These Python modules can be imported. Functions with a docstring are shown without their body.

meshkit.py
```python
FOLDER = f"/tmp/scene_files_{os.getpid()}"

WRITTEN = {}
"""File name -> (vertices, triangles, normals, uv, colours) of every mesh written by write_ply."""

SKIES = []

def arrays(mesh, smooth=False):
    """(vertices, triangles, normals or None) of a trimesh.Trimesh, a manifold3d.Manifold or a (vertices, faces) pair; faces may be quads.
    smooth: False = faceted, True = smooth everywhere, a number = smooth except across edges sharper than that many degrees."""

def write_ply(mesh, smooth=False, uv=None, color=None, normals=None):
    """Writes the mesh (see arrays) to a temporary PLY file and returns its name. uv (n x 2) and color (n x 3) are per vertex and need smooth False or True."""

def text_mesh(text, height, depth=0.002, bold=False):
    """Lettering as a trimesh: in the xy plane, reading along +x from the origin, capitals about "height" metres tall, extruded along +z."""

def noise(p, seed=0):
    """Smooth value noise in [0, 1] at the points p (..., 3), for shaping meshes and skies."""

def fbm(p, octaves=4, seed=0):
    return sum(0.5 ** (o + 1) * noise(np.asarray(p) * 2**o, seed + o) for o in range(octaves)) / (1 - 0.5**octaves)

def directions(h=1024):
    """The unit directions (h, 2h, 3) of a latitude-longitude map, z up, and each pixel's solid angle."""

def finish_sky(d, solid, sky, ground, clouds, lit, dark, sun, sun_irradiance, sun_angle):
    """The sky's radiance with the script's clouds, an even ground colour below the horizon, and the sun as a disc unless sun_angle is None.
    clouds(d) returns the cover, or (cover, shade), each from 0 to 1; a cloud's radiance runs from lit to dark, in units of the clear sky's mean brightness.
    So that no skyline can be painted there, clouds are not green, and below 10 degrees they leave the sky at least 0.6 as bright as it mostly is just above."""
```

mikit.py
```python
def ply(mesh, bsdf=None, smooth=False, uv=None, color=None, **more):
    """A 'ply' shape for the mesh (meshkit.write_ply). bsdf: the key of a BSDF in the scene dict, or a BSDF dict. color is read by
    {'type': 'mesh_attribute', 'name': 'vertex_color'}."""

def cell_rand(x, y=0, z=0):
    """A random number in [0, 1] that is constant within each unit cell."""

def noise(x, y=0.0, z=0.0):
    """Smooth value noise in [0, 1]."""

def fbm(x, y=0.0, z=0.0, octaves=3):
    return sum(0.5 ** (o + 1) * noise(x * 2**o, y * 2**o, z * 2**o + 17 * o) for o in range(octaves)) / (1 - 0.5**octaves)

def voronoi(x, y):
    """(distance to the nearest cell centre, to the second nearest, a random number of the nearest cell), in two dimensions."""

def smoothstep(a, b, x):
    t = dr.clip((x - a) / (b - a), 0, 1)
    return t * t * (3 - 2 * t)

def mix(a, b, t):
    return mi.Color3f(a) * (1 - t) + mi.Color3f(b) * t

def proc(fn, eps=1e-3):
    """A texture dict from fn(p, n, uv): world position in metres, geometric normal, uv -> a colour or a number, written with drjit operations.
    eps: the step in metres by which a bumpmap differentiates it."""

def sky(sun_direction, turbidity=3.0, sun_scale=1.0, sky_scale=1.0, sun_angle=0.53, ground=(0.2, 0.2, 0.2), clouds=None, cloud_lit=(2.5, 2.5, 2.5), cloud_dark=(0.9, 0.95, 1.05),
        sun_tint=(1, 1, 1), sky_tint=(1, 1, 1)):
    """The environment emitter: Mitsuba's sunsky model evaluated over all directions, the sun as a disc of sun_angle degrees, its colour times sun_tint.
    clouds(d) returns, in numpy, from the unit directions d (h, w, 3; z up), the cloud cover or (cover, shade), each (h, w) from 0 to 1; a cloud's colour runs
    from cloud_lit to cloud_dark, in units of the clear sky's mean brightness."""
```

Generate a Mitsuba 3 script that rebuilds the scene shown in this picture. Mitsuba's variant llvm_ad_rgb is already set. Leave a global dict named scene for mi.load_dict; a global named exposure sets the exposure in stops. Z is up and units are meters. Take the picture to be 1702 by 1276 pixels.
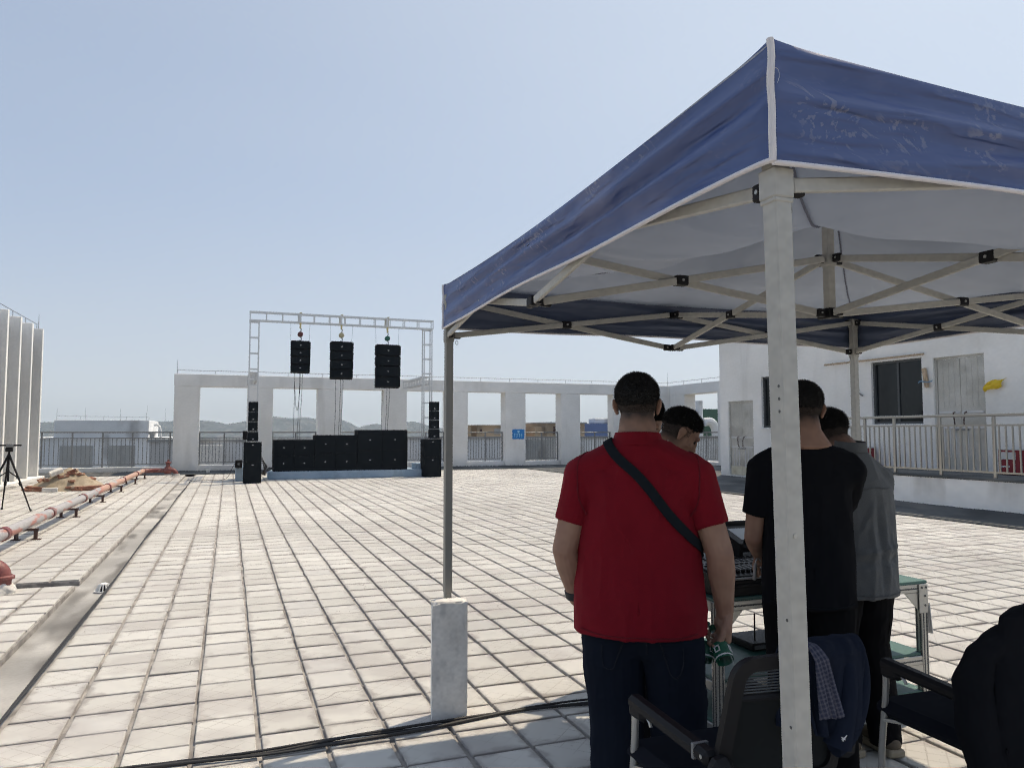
import math, random
import numpy as np, trimesh, manifold3d as m3
import drjit as dr, mitsuba as mi, mikit, meshkit
from mikit import noise, fbm, cell_rand, smoothstep, mix

# ---------------------------------------------------------------- camera, sky, air, exposure
T = mi.ScalarTransform4f
scene, labels, taken = {'type': 'scene'}, {}, {}
YAW, PITCH, FOC = math.radians(20.6), math.atan(80 / 1250.0), 1250.0
CAM = np.array([0.0, 0.0, 1.48])
FWD = np.array([math.sin(YAW) * math.cos(PITCH), math.cos(YAW) * math.cos(PITCH), math.sin(PITCH)])
scene['camera'] = {'type': 'perspective', 'fov': math.degrees(2 * math.atan(851 / FOC)), 'fov_axis': 'x', 'near_clip': 0.05, 'far_clip': 40000.0,
                   'to_world': T().look_at(origin=CAM.tolist(), target=(CAM + FWD).tolist(), up=[0, 0, 1]), 'medium': {'type': 'ref', 'id': 'haze_air'}}


def veil(d):
    """Thin high haze: thicker towards the horizon, brighter towards the sun's side."""
    up = np.clip(d[..., 2], 0, 1)
    s = np.clip(d @ (np.array([0.52, 0.20, 1.0]) / np.linalg.norm([0.52, 0.20, 1.0])), 0, 1)
    q = meshkit.fbm(np.stack([d[..., 0] * 2.2, d[..., 1] * 2.2, d[..., 2] * 7], -1), 3) - 0.5
    return np.clip(0.40 + 0.55 * (1 - up) ** 4.5 + 0.32 * s ** 2 + 0.10 * q, 0, 0.97), 1 - np.clip(1.10 * s ** 2.0 + 0.50 * (1 - up) ** 8 + 0.06 * q, 0, 1)


scene['sky'] = mikit.sky((0.52, 0.20, 1.0), turbidity=3.5, sun_scale=0.85, sky_scale=1.22, sun_angle=0.7, clouds=veil, cloud_lit=(2.1, 2.25, 2.35), cloud_dark=(1.10, 1.17, 1.25),
                         sun_tint=(0.97, 0.98, 0.97), ground=(0.3, 0.3, 0.29))
exposure = 1.72
scene['haze_air'] = {'type': 'homogeneous', 'albedo': {'type': 'rgb', 'value': [0.68, 0.77, 0.86]}, 'sigma_t': 0.00015}
scene['haze'] = {'type': 'cube', 'to_world': T().translate([0, 0, 70]).scale([7500, 7500, 105]), 'bsdf': {'type': 'null'}, 'interior': {'type': 'ref', 'id': 'haze_air'}}
labels['haze'] = {'label': 'thin pale summer haze lying over the rooftops and hills', 'category': 'haze', 'kind': 'stuff'}


# ---------------------------------------------------------------- materials
def rgb(*c): return {'type': 'rgb', 'value': list(c)}


def pbr(name, col, rough=0.6, two=True, bump=None, **kw):
    b = {'type': 'principled', 'base_color': col if isinstance(col, dict) else rgb(*col), 'roughness': rough, **kw}
    if bump:
        b = {'type': 'bumpmap', 'tex': bump[0], 'scale': bump[1], 'b': b}
    scene[name] = {'type': 'twosided', 'b': b} if two else b
    return name


PX, PY, X0, Y0 = 0.301, 0.296, 0.17, 5.17


def tile_colour(p, n, uv):
    ix, iy = dr.floor((p.x - X0) / PX), dr.floor((p.y - Y0 + 0.0) / PY)
    r, r2 = cell_rand(ix, iy, 3), cell_rand(ix, iy, 8)
    crack = dr.abs(fbm(p.x * 2.3 + 30 * r, p.y * 2.3 + 17 * r2, 3, 3) - 0.5)
    c = mix((0.425, 0.417, 0.392), (0.500, 0.492, 0.466), r)
    c = mix(c, (0.43, 0.425, 0.42), smoothstep(0.78, 1.0, r2) * 0.5)
    big = fbm(p.x * 0.5, p.y * 0.5, 0, 3)
    c = c * (0.80 + 0.36 * big)
    fx, fy = (p.x - X0) / PX - ix, (p.y - Y0) / PY - iy
    edge = dr.minimum(dr.minimum(fx, 1 - fx), dr.minimum(fy, 1 - fy))
    grime = smoothstep(0.17, 0.0, edge + 0.26 * (fbm(p.x * 14, p.y * 14, 2, 3) - 0.5)) * fbm(p.x * 3, p.y * 3, 5, 2)
    c = mix(c, (0.205, 0.185, 0.175), grime * 0.95)
    c = mix(c, (0.22, 0.20, 0.19), smoothstep(0.05, 0.0, edge + 0.05 * (fbm(p.x * 30, p.y * 30, 6, 2) - 0.5)) * 0.45)
    cloudy = smoothstep(0.52, 0.72, fbm(p.x * 1.9 + 4, p.y * 2.6, 7, 4))
    c = mix(c, (0.33, 0.31, 0.30), cloudy * 0.45)
    a, b = (fx + fy) * 2.5, (fx - fy) * 2.5
    la = dr.minimum(dr.abs(a - dr.round(a)), dr.abs(b - dr.round(b)))
    c = mix(c, (0.27, 0.25, 0.22), smoothstep(0.05, 0.012, la) * smoothstep(0.3, 0.75, fbm(p.x * 5, p.y * 5, 9, 2)) * 0.45)
    c = mix(c, (0.22, 0.20, 0.185), smoothstep(0.006, 0.001, crack) * smoothstep(0.93, 0.94, cell_rand(ix, iy, 21)) * 0.6)
    spot = smoothstep(0.84, 0.90, fbm(p.x * 38, p.y * 38, 1, 2)) * smoothstep(0.62, 0.82, noise(p.x * 3.1, p.y * 3.1, 4))
    return mix(c, (0.16, 0.14, 0.12), spot * 0.6)


def tile_height(p, n, uv):
    fx, fy = (p.x - X0) / PX, (p.y - Y0) / PY
    a, b = (fx + fy) * 2.5, (fx - fy) * 2.5
    la = dr.minimum(dr.abs(a - dr.round(a)), dr.abs(b - dr.round(b)))
    return smoothstep(0.0, 0.06, la) * 0.0016 + fbm(p.x * 60, p.y * 60, 0, 2) * 0.0016


def grey_patches(lo, hi, f=1.0, stain=(0.12, 0.11, 0.10), amt=0.5):
    def fn(p, n, uv):
        a = fbm(p.x * f, p.y * f, p.z * f, 4)
        s = smoothstep(0.5, 0.75, fbm(p.x * f * 2.7 + 9, p.y * f * 0.8, p.z * f, 3))
        g = fbm(p.x * 55, p.y * 55, p.z * 55, 2)
        return mix(mix(lo, hi, smoothstep(0.25, 0.75, a)), stain, s * amt) * (0.88 + 0.24 * g)
    return mikit.proc(fn)


def wall_colour(p, n, uv):
    streak = smoothstep(0.52, 0.8, fbm(p.x * 2.2, p.y * 2.2, p.z * 0.25, 4))
    blot = fbm(p.x * 0.7, p.y * 0.7, p.z * 0.7 + 4, 4)
    fine = fbm(p.x * 18, p.y * 18, p.z * 18, 2)
    c = mix((0.70, 0.695, 0.67), (0.795, 0.79, 0.77), smoothstep(0.3, 0.7, blot))
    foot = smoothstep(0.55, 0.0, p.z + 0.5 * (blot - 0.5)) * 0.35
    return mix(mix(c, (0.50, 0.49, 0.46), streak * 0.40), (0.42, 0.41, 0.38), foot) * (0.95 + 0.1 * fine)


def podium_colour(p, n, uv):
    d = smoothstep(0.42, 0.72, fbm(p.x * 3, p.y * 3.4, p.z * 0.3, 4))
    return mix((0.74, 0.745, 0.735), (0.36, 0.35, 0.33), d * 0.6 * smoothstep(0.0, 0.7, p.z)) * (0.93 + 0.14 * fbm(p.x * 9, p.y * 9, p.z * 9, 3))


def pipe_colour(p, n, uv):
    a = fbm(p.x * 7, p.y * 2.2, p.z * 7, 4)
    c = mix((0.30, 0.12, 0.10), (0.40, 0.22, 0.18), fbm(p.x * 3, p.y * 1.0, p.z * 3, 3))
    c = mix(c, (0.42, 0.265, 0.205), smoothstep(18.2, 18.9, p.y))
    dust = smoothstep(0.34, 0.47, a + 0.10 * n.z - 0.30 * smoothstep(17.8, 18.6, p.y))
    return mix(c, mix((0.27, 0.28, 0.29), (0.36, 0.365, 0.37), fbm(p.x * 20, p.y * 20, p.z * 20, 2)), dust * 0.92)


TCX, TCY = 2.5, 2.58      # middle of the tent


def cloth_blue(p, n, uv):
    wear = smoothstep(0.55, 0.78, fbm(p.x * 3, p.y * 3, p.z * 5, 5))
    q = fbm(p.x * 5 + 3, p.y * 5, p.z * 7, 3)
    zone = smoothstep(0.50, 0.66, fbm(p.x * 1.7, p.y * 1.7, p.z * 3 + 7, 2))
    fine = fbm(p.x * 70 + p.z * 52 + q * 22, p.y * 70 - p.z * 60 + q * 16, p.z * 30, 4)
    scratch = smoothstep(0.55, 0.68, fine) * zone * smoothstep(0.45, 0.6, fbm(p.x * 9, p.y * 9, p.z * 9, 3))
    c = mix((0.036, 0.064, 0.182), (0.058, 0.090, 0.220), fbm(p.x * 1.6, p.y * 1.6, p.z * 6, 3))
    c = mix(mix(c, (0.13, 0.15, 0.27), wear * 0.6), (0.40, 0.39, 0.40), scratch * 0.28)
    inner = dr.select((p.x - TCX) * n.x + (p.y - TCY) * n.y > 0, mi.Float(1), mi.Float(0))
    return mix(c, mix((0.060, 0.080, 0.135), (0.085, 0.108, 0.165), q), inner * 0.9)      # the coated inside of the cloth


def cloth_grey(p, n, uv):
    return mix((0.26, 0.315, 0.42), (0.38, 0.435, 0.55), fbm(p.x * 2.5, p.y * 2.5, p.z * 2.5, 4))


def weave(lo, hi, f=9.0):
    def fn(p, n, uv):
        return mix(lo, hi, fbm(p.x * f, p.y * f, p.z * f * 0.6, 4)) * (0.86 + 0.28 * noise(p.x * 420, p.y * 420, p.z * 420))
    return mikit.proc(fn)


def fabric_height(p, n, uv):
    return fbm(p.x * 26, p.y * 26, p.z * 20, 3)


def plaid(p, n, uv):
    a, b = dr.abs(dr.sin((p.x + 0.3 * p.z) * 260)), dr.abs(dr.sin((p.z - 0.2 * p.x) * 260))
    return mix((0.018, 0.022, 0.045), (0.07, 0.07, 0.095), smoothstep(0.72, 0.9, a) * 0.55 + smoothstep(0.72, 0.9, b) * 0.45)


pbr('m_tile', mikit.proc(tile_colour), 0.85, bump=(mikit.proc(tile_height), 1.0), specular=0.25)
pbr('m_mortar', grey_patches((0.17, 0.16, 0.155), (0.31, 0.295, 0.28), 9.0, (0.40, 0.38, 0.35), 0.5), 0.95, specular=0.1)
pbr('m_gutter', grey_patches((0.25, 0.245, 0.235), (0.41, 0.40, 0.38), 1.7, (0.11, 0.105, 0.10), 0.85), 0.9, specular=0.2)
pbr('m_wall', mikit.proc(wall_colour), 0.85, specular=0.2)
pbr('m_podium', mikit.proc(podium_colour), 0.85, specular=0.2)
pbr('m_membrane', grey_patches((0.045, 0.049, 0.052), (0.085, 0.09, 0.092), 1.5, (0.16, 0.155, 0.145), 0.45), 0.7, specular=0.3)
pbr('m_block', grey_patches((0.60, 0.58, 0.545), (0.71, 0.69, 0.65), 7.0, (0.36, 0.36, 0.35), 0.5), 0.95, specular=0.1)
pbr('m_pipe', mikit.proc(pipe_colour), 0.6)
pbr('m_redpaint', grey_patches((0.14, 0.038, 0.036), (0.20, 0.062, 0.055), 9.0, (0.30, 0.24, 0.22), 0.5), 0.5)
pbr('m_rust', grey_patches((0.04, 0.022, 0.02), (0.08, 0.042, 0.036), 14.0), 0.8)
pbr('m_stainless', (0.40, 0.39, 0.36), 0.3, metallic=0.9)
pbr('m_steelgrey', (0.20, 0.205, 0.21), 0.45, metallic=0.4)
pbr('m_door', grey_patches((0.42, 0.415, 0.38), (0.52, 0.51, 0.475), 2.0, (0.26, 0.25, 0.22), 0.5), 0.45, metallic=0.3)
pbr('m_cream', grey_patches((0.50, 0.46, 0.35), (0.62, 0.58, 0.46), 6.0, (0.35, 0.30, 0.2), 0.5), 0.7)
pbr('m_alu', (0.44, 0.44, 0.42), 0.4, metallic=0.7)
pbr('m_truss', (0.60, 0.61, 0.61), 0.4, metallic=0.5)
pbr('m_white', (0.72, 0.72, 0.70), 0.5)
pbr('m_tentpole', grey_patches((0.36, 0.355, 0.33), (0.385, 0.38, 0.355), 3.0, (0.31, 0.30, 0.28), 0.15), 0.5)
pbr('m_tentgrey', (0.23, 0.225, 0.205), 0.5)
pbr('m_black', (0.008, 0.008, 0.0095), 0.55, specular=0.25)
pbr('m_speaker', grey_patches((0.004, 0.006, 0.009), (0.008, 0.011, 0.014), 6.0, (0.012, 0.013, 0.014), 0.3), 0.75, specular=0.18)
pbr('m_grille', (0.004, 0.0075, 0.011), 0.7, specular=0.18)
pbr('m_rubber', (0.022, 0.022, 0.024), 0.6)
pbr('m_glassdark', (0.010, 0.013, 0.015), 0.06, specular=0.3)
pbr('m_frame', (0.06, 0.066, 0.07), 0.5)
pbr('m_stageblue', grey_patches((0.27, 0.36, 0.45), (0.34, 0.43, 0.52), 2.0, (0.2, 0.26, 0.32), 0.4), 0.7)
scene['m_roofcloth'] = {'type': 'twosided', 'a': {'type': 'principled', 'base_color': mikit.proc(cloth_blue), 'roughness': 0.55, 'sheen': 0.3},
                        'b': {'type': 'principled', 'base_color': mikit.proc(cloth_grey), 'roughness': 0.6}}


def crease_height(p, n, uv):
    h = fbm((p.x + p.y) * 2.2, (p.x - p.y) * 2.2, p.z * 26, 3)
    return h + 0.35 * (1 - dr.abs(fbm((p.x + p.y) * 3, (p.x - p.y) * 3 + 4, p.z * 18 + 2 * h, 2) - 0.5) * 6)


pbr('m_valance', mikit.proc(cloth_blue), 0.5, sheen=0.4, bump=(mikit.proc(crease_height, eps=3e-3), 0.010))
pbr('m_piping', (0.62, 0.60, 0.62), 0.8)
pbr('m_seam', (0.10, 0.11, 0.15), 0.9)
pbr('m_sand', grey_patches((0.28, 0.23, 0.165), (0.41, 0.35, 0.265), 5.0, (0.25, 0.20, 0.15), 0.5), 0.95, specular=0.1)
pbr('m_brick', grey_patches((0.22, 0.105, 0.075), (0.31, 0.165, 0.12), 8.0, (0.42, 0.35, 0.28), 0.7), 0.9, specular=0.1)
pbr('m_hill', grey_patches((0.020, 0.028, 0.033), (0.032, 0.042, 0.048), 0.01), 1.0, specular=0.0)
pbr('m_land', grey_patches((0.13, 0.14, 0.11), (0.24, 0.23, 0.20), 0.02), 1.0, specular=0.0)
pbr('m_farwhite', grey_patches((0.52, 0.54, 0.56), (0.62, 0.63, 0.64), 0.4), 0.9)
pbr('m_fargrey', grey_patches((0.26, 0.27, 0.27), (0.36, 0.36, 0.35), 0.6), 0.9)
pbr('m_fartan', grey_patches((0.33, 0.25, 0.165), (0.42, 0.32, 0.22), 0.5), 0.9)
pbr('m_farblue', (0.10, 0.15, 0.30), 0.7)
pbr('m_fargreen', (0.045, 0.10, 0.075), 0.8)
pbr('m_skin', {'type': 'mesh_attribute', 'name': 'vertex_color'}, 0.55, specular=0.3)
pbr('m_hair', (0.006, 0.0055, 0.0055), 0.6, specular=0.25)
pbr('m_stubble', (0.045, 0.034, 0.028), 0.7)
FB = mikit.proc(fabric_height, eps=2e-3)
pbr('m_redshirt', weave((0.132, 0.0035, 0.0095), (0.178, 0.0055, 0.014)), 0.95, specular=0.2, bump=(FB, 0.006), sheen=0.4)
pbr('m_blackshirt', weave((0.0045, 0.005, 0.007), (0.008, 0.0085, 0.011)), 1.0, specular=0.15, bump=(FB, 0.006))
pbr('m_greyshirt', weave((0.075, 0.081, 0.086), (0.115, 0.122, 0.128)), 0.9, bump=(FB, 0.007))
pbr('m_denim', weave((0.0045, 0.0068, 0.0135), (0.009, 0.0128, 0.0225)), 1.0, specular=0.15, bump=(FB, 0.006))
pbr('m_trousers', weave((0.004, 0.004, 0.005), (0.007, 0.007, 0.008)), 1.0, specular=0.15, bump=(FB, 0.005))
pbr('m_navy', weave((0.0035, 0.0065, 0.016), (0.006, 0.0105, 0.024)), 0.9, specular=0.2, bump=(FB, 0.006))
pbr('m_plaid', mikit.proc(plaid), 0.9)
pbr('m_strap', (0.007, 0.010, 0.014), 0.9, specular=0.2)
pbr('m_thread', (0.009, 0.012, 0.020), 0.9)
pbr('m_redseam', (0.105, 0.0032, 0.009), 0.95)
pbr('m_greyseam', (0.078, 0.084, 0.089), 0.95)
pbr('m_tabletop', grey_patches((0.035, 0.105, 0.095), (0.05, 0.13, 0.118), 5.0, (0.03, 0.08, 0.07), 0.3), 0.5)
pbr('m_console', (0.075, 0.078, 0.083), 0.45)
pbr('m_screen', (0.22, 0.25, 0.28), 0.25, specular=0.4)
pbr('m_mesh', (0.010, 0.012, 0.013), 0.9, specular=0.2)
pbr('m_seat', weave((0.006, 0.007, 0.012), (0.010, 0.012, 0.018)), 1.0, specular=0.15)
pbr('m_yellow', (0.62, 0.44, 0.03), 0.8)
pbr('m_wood', grey_patches((0.36, 0.27, 0.18), (0.46, 0.36, 0.25), 12.0), 0.8)
pbr('m_skyblue', (0.14, 0.26, 0.38), 0.7)
pbr('m_extred', (0.21, 0.018, 0.025), 0.5)
pbr('m_label', (0.55, 0.55, 0.55), 0.6)
pbr('m_green', (0.012, 0.085, 0.05), 0.35)
pbr('m_hoistred', (0.11, 0.035, 0.03), 0.7)
pbr('m_hoistyellow', (0.40, 0.36, 0.22), 0.7)
pbr('m_hoistgreen', (0.03, 0.12, 0.09), 0.6)
pbr('m_strapyellow', (0.52, 0.45, 0.22), 0.8)
pbr('m_shoe', (0.10, 0.075, 0.05), 0.7)
pbr('m_shoesole', (0.30, 0.25, 0.18), 0.7)
pbr('m_signblue', (0.02, 0.19, 0.52), 0.4)
pbr('m_signlight', (0.28, 0.55, 0.72), 0.5)
scene['m_petclear'] = {'type': 'thindielectric', 'int_ior': 1.3}


# ---------------------------------------------------------------- helpers
def numbered(k):
    i = taken.get(k, 0)
    taken[k] = i + 1
    return k if i == 0 else f'{k}_{i:03d}'


def thing(name, label, cat, group=None):
    k = numbered(name)
    labels[k] = {'label': label, 'category': cat, **({'group': group} if group else {})}
    return k


def add(name, mesh, mat, parent=None, smooth=False, at=None, label=None, **kw):
    """One entry of the scene; mesh may also be a finished ply dict."""
    k = numbered((parent + '__' if parent else '') + name)
    d = dict(mesh) if isinstance(mesh, dict) else mikit.ply(mesh, mat, smooth=smooth, **kw)
    if at is not None:
        d['to_world'] = at
    scene[k] = d
    if label:
        labels[k] = {'label': label}
    return k


def struct(name, mesh, mat, smooth=False):
    k = add(name, mesh, mat, None, smooth)
    labels[k] = {'label': name.replace('_', ' '), 'kind': 'structure'}
    return k


def single(name, mesh, mat, label, cat, group=None, smooth=False, at=None):
    k = add(name, mesh, mat, None, smooth, at)
    labels[k] = {'label': label, 'category': cat, **({'group': group} if group else {})}
    return k


def tm(v, f): return trimesh.Trimesh(np.asarray(v, float), np.asarray(f, int), process=False)


def join(ms):
    return trimesh.util.concatenate([m if isinstance(m, trimesh.Trimesh) else tri(m) for m in ms])


def tri(m):
    q = m.to_mesh()
    return trimesh.Trimesh(np.array(q.vert_properties[:, :3]), np.array(q.tri_verts), process=False)


def box(x0, x1, y0, y1, z0, z1, b=0.0):
    x0, x1, y0, y1, z0, z1 = min(x0, x1), max(x0, x1), min(y0, y1), max(y0, y1), min(z0, z1), max(z0, z1)
    if b <= 0:
        m = trimesh.creation.box((x1 - x0, y1 - y0, z1 - z0))
        m.apply_translation(((x0 + x1) / 2, (y0 + y1) / 2, (z0 + z1) / 2))
        return m
    pts = []
    for sx, X in ((1, x0), (-1, x1)):
        for sy, Yv in ((1, y0), (-1, y1)):
            for sz, Z in ((1, z0), (-1, z1)):
                pts += [(X, Yv + sy * b, Z + sz * b), (X + sx * b, Yv, Z + sz * b), (X + sx * b, Yv + sy * b, Z)]
    return trimesh.Trimesh(np.array(pts), process=False).convex_hull


def frame(d, up=(0, 0, 1)):
    d = np.asarray(d, float); d = d / np.linalg.norm(d)
    up = np.asarray(up, float)
    if abs(d @ up) > 0.98: up = np.array([0, 1.0, 0])
    s = np.cross(d, up); s /= np.linalg.norm(s)
    return d, s, np.cross(s, d)


def bar(p0, p1, w, h, b=0.0, up=(0, 0, 1)):
    """Box of section w (sideways) by h (upwards) from p0 to p1."""
    p0, p1 = np.asarray(p0, float), np.asarray(p1, float)
    L = np.linalg.norm(p1 - p0)
    d, s, u = frame(p1 - p0, up)
    m = box(0, L, -w / 2, w / 2, -h / 2, h / 2, b)
    M = np.eye(4); M[:3, 0], M[:3, 1], M[:3, 2], M[:3, 3] = d, -s, u, p0
    m.apply_transform(M)
    return m


def tube(path, r, sides=8, caps=True):
    p = np.asarray(path, float)
    n = len(p)
    r = np.broadcast_to(r, (n,))
    t = np.gradient(p, axis=0); t /= np.linalg.norm(t, axis=1, keepdims=True) + 1e-12
    u = np.cross(t[0], [0, 0, 1.0] if abs(t[0][2]) < 0.9 else [1.0, 0, 0]); u /= np.linalg.norm(u)
    rings = []
    a = np.arange(sides) * 2 * np.pi / sides
    for i in range(n):
        u = u - t[i] * (u @ t[i]); u /= np.linalg.norm(u)
        w = np.cross(t[i], u)
        rings.append(p[i] + r[i] * (np.cos(a)[:, None] * u + np.sin(a)[:, None] * w))
    v = np.vstack(rings)
    f = []
    for i in range(n - 1):
        for j in range(sides):
            k = (j + 1) % sides
            A, B, C, D = i * sides + j, i * sides + k, (i + 1) * sides + k, (i + 1) * sides + j
            f += [(A, B, C), (A, C, D)]
    if caps:
        v = np.vstack([v, p[:1], p[-1:]])
        c0, c1 = len(v) - 2, len(v) - 1
        for j in range(sides):
            k = (j + 1) % sides
            f += [(c0, k, j), (c1, (n - 1) * sides + j, (n - 1) * sides + k)]
    return tm(v, f)


def spline(pts, n=40):
    from scipy.interpolate import CubicSpline
    p = np.asarray(pts, float)
    s = np.r_[0, np.cumsum(np.linalg.norm(np.diff(p, axis=0), axis=1))]
    return CubicSpline(s, p)(np.linspace(0, s[-1], n))


def lathe(prof, sides=20, at=(0, 0, 0)):
    """prof: (radius, z) pairs."""
    m = trimesh.creation.revolve(np.asarray(prof, float), sections=sides)
    m.apply_translation(at)
    return m


def grid(nu, nv, fn):
    """Sheet of points fn(u, v) over the unit square."""
    U, V = np.meshgrid(np.linspace(0, 1, nu), np.linspace(0, 1, nv), indexing='ij')
    P = fn(U.ravel(), V.ravel())
    i, j = np.meshgrid(np.arange(nu - 1), np.arange(nv - 1), indexing='ij')
    q = (i * nv + j).ravel()
    return tm(P, np.vstack([np.stack([q, q + nv, q + nv + 1], 1), np.stack([q, q + nv + 1, q + 1], 1)]))


def shell(m, t):
    """Gives an open sheet a thickness t along its normals."""
    v, f, n = meshkit.arrays(m, True)
    e = np.sort(np.vstack([f[:, [0, 1]], f[:, [1, 2]], f[:, [2, 0]]]), axis=1)
    ed = np.vstack([f[:, [0, 1]], f[:, [1, 2]], f[:, [2, 0]]])
    _, inv, c = np.unique(e, axis=0, return_inverse=True, return_counts=True)
    b = ed[c[inv.ravel()] == 1]
    k = len(v)
    side = np.vstack([np.stack([b[:, 1], b[:, 0], b[:, 0] + k], 1), np.stack([b[:, 1], b[:, 0] + k, b[:, 1] + k], 1)])
    return tm(np.vstack([v, v - n * t]), np.vstack([f, f[:, ::-1] + k, side]))


rng = random.Random(7)
nrng = np.random.default_rng(7)

# ---------------------------------------------------------------- setting: land, hills, floor
struct('ground', grid(60, 60, lambda u, v: np.stack([(u - 0.5) * 14000, (v - 0.5) * 14000, -30 + 3 * meshkit.noise(np.stack([u * 30, v * 30, u * 0], 1))], 1)), 'm_land', True)
ridge = np.array([(-2600, 50), (-1500, 58), (-700, 52), (-330, 60), (-200, 66), (-96, 65), (-17, 47), (40, 55), (100, 66), (170, 80), (238, 91), (300, 84), (354, 80), (405, 88), (480, 78), (560, 74), (628, 73), (680, 50), (716, 27),
                  (770, 44), (823, 52), (877, 41), (940, 44), (1010, 66), (1054, 66), (1110, 50), (1155, 36), (1230, 26), (1400, 30), (1700, 18), (2200, 22), (3400, 12)], float)


def hill_fn(u, v):
    x = -2600 + 6000 * u
    top = np.interp(x, ridge[:, 0], ridge[:, 1]) + 30
    s = (v - 0.5) * 2
    base = np.stack([x * 0.006, s * 3, x * 0], 1)
    return np.stack([x + 90 * s, 4500 + 900 * s, -30 + top * np.exp(-(s * 1.9) ** 2) + (meshkit.fbm(base, 4) - 0.5) * 34 * np.abs(s) + (meshkit.noise(np.stack([x * 0.06, x * 0, x * 0], 1)) - 0.5) * 3], 1)


struct('hills', grid(420, 34, hill_fn), 'm_hill', True)

GX0, GX1 = -1.372, -1.068         # drainage channel
XR, YF = 11.32, 28.62             # tile field ends
slab = [box(GX1, 24, -8, 31, -30, -0.017), box(-7.2, GX0, -8, 8.50, -30, -0.017), box(-7.2, GX0, 8.735, 31, -30, -0.017), box(GX0, GX1, -8, 31, -30, -0.075), box(-7.2, GX0, 8.50, 8.735, -30, -0.078)]
struct('floor', join(slab), 'm_mortar')
chan = grid(6, 160, lambda u, v: np.stack([GX0 + 0.002 + (GX1 - GX0 - 0.004) * u, -8 + 38.9 * v, -0.064 + 0.012 * meshkit.fbm(np.stack([u * 2, v * 60, u * 0], 1), 3) - 0.006 * np.sin(np.pi * u)], 1))
struct('drainage_channel', chan, 'm_gutter', True)
struct('drainage_channel_crossing', grid(12, 4, lambda u, v: np.stack([-7.1 + (GX0 + 7.1) * u, 8.502 + 0.23 * v, -0.066 + 0.006 * meshkit.noise(np.stack([u * 20, v * 2, u * 0], 1))], 1)), 'm_gutter', True)


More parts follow.
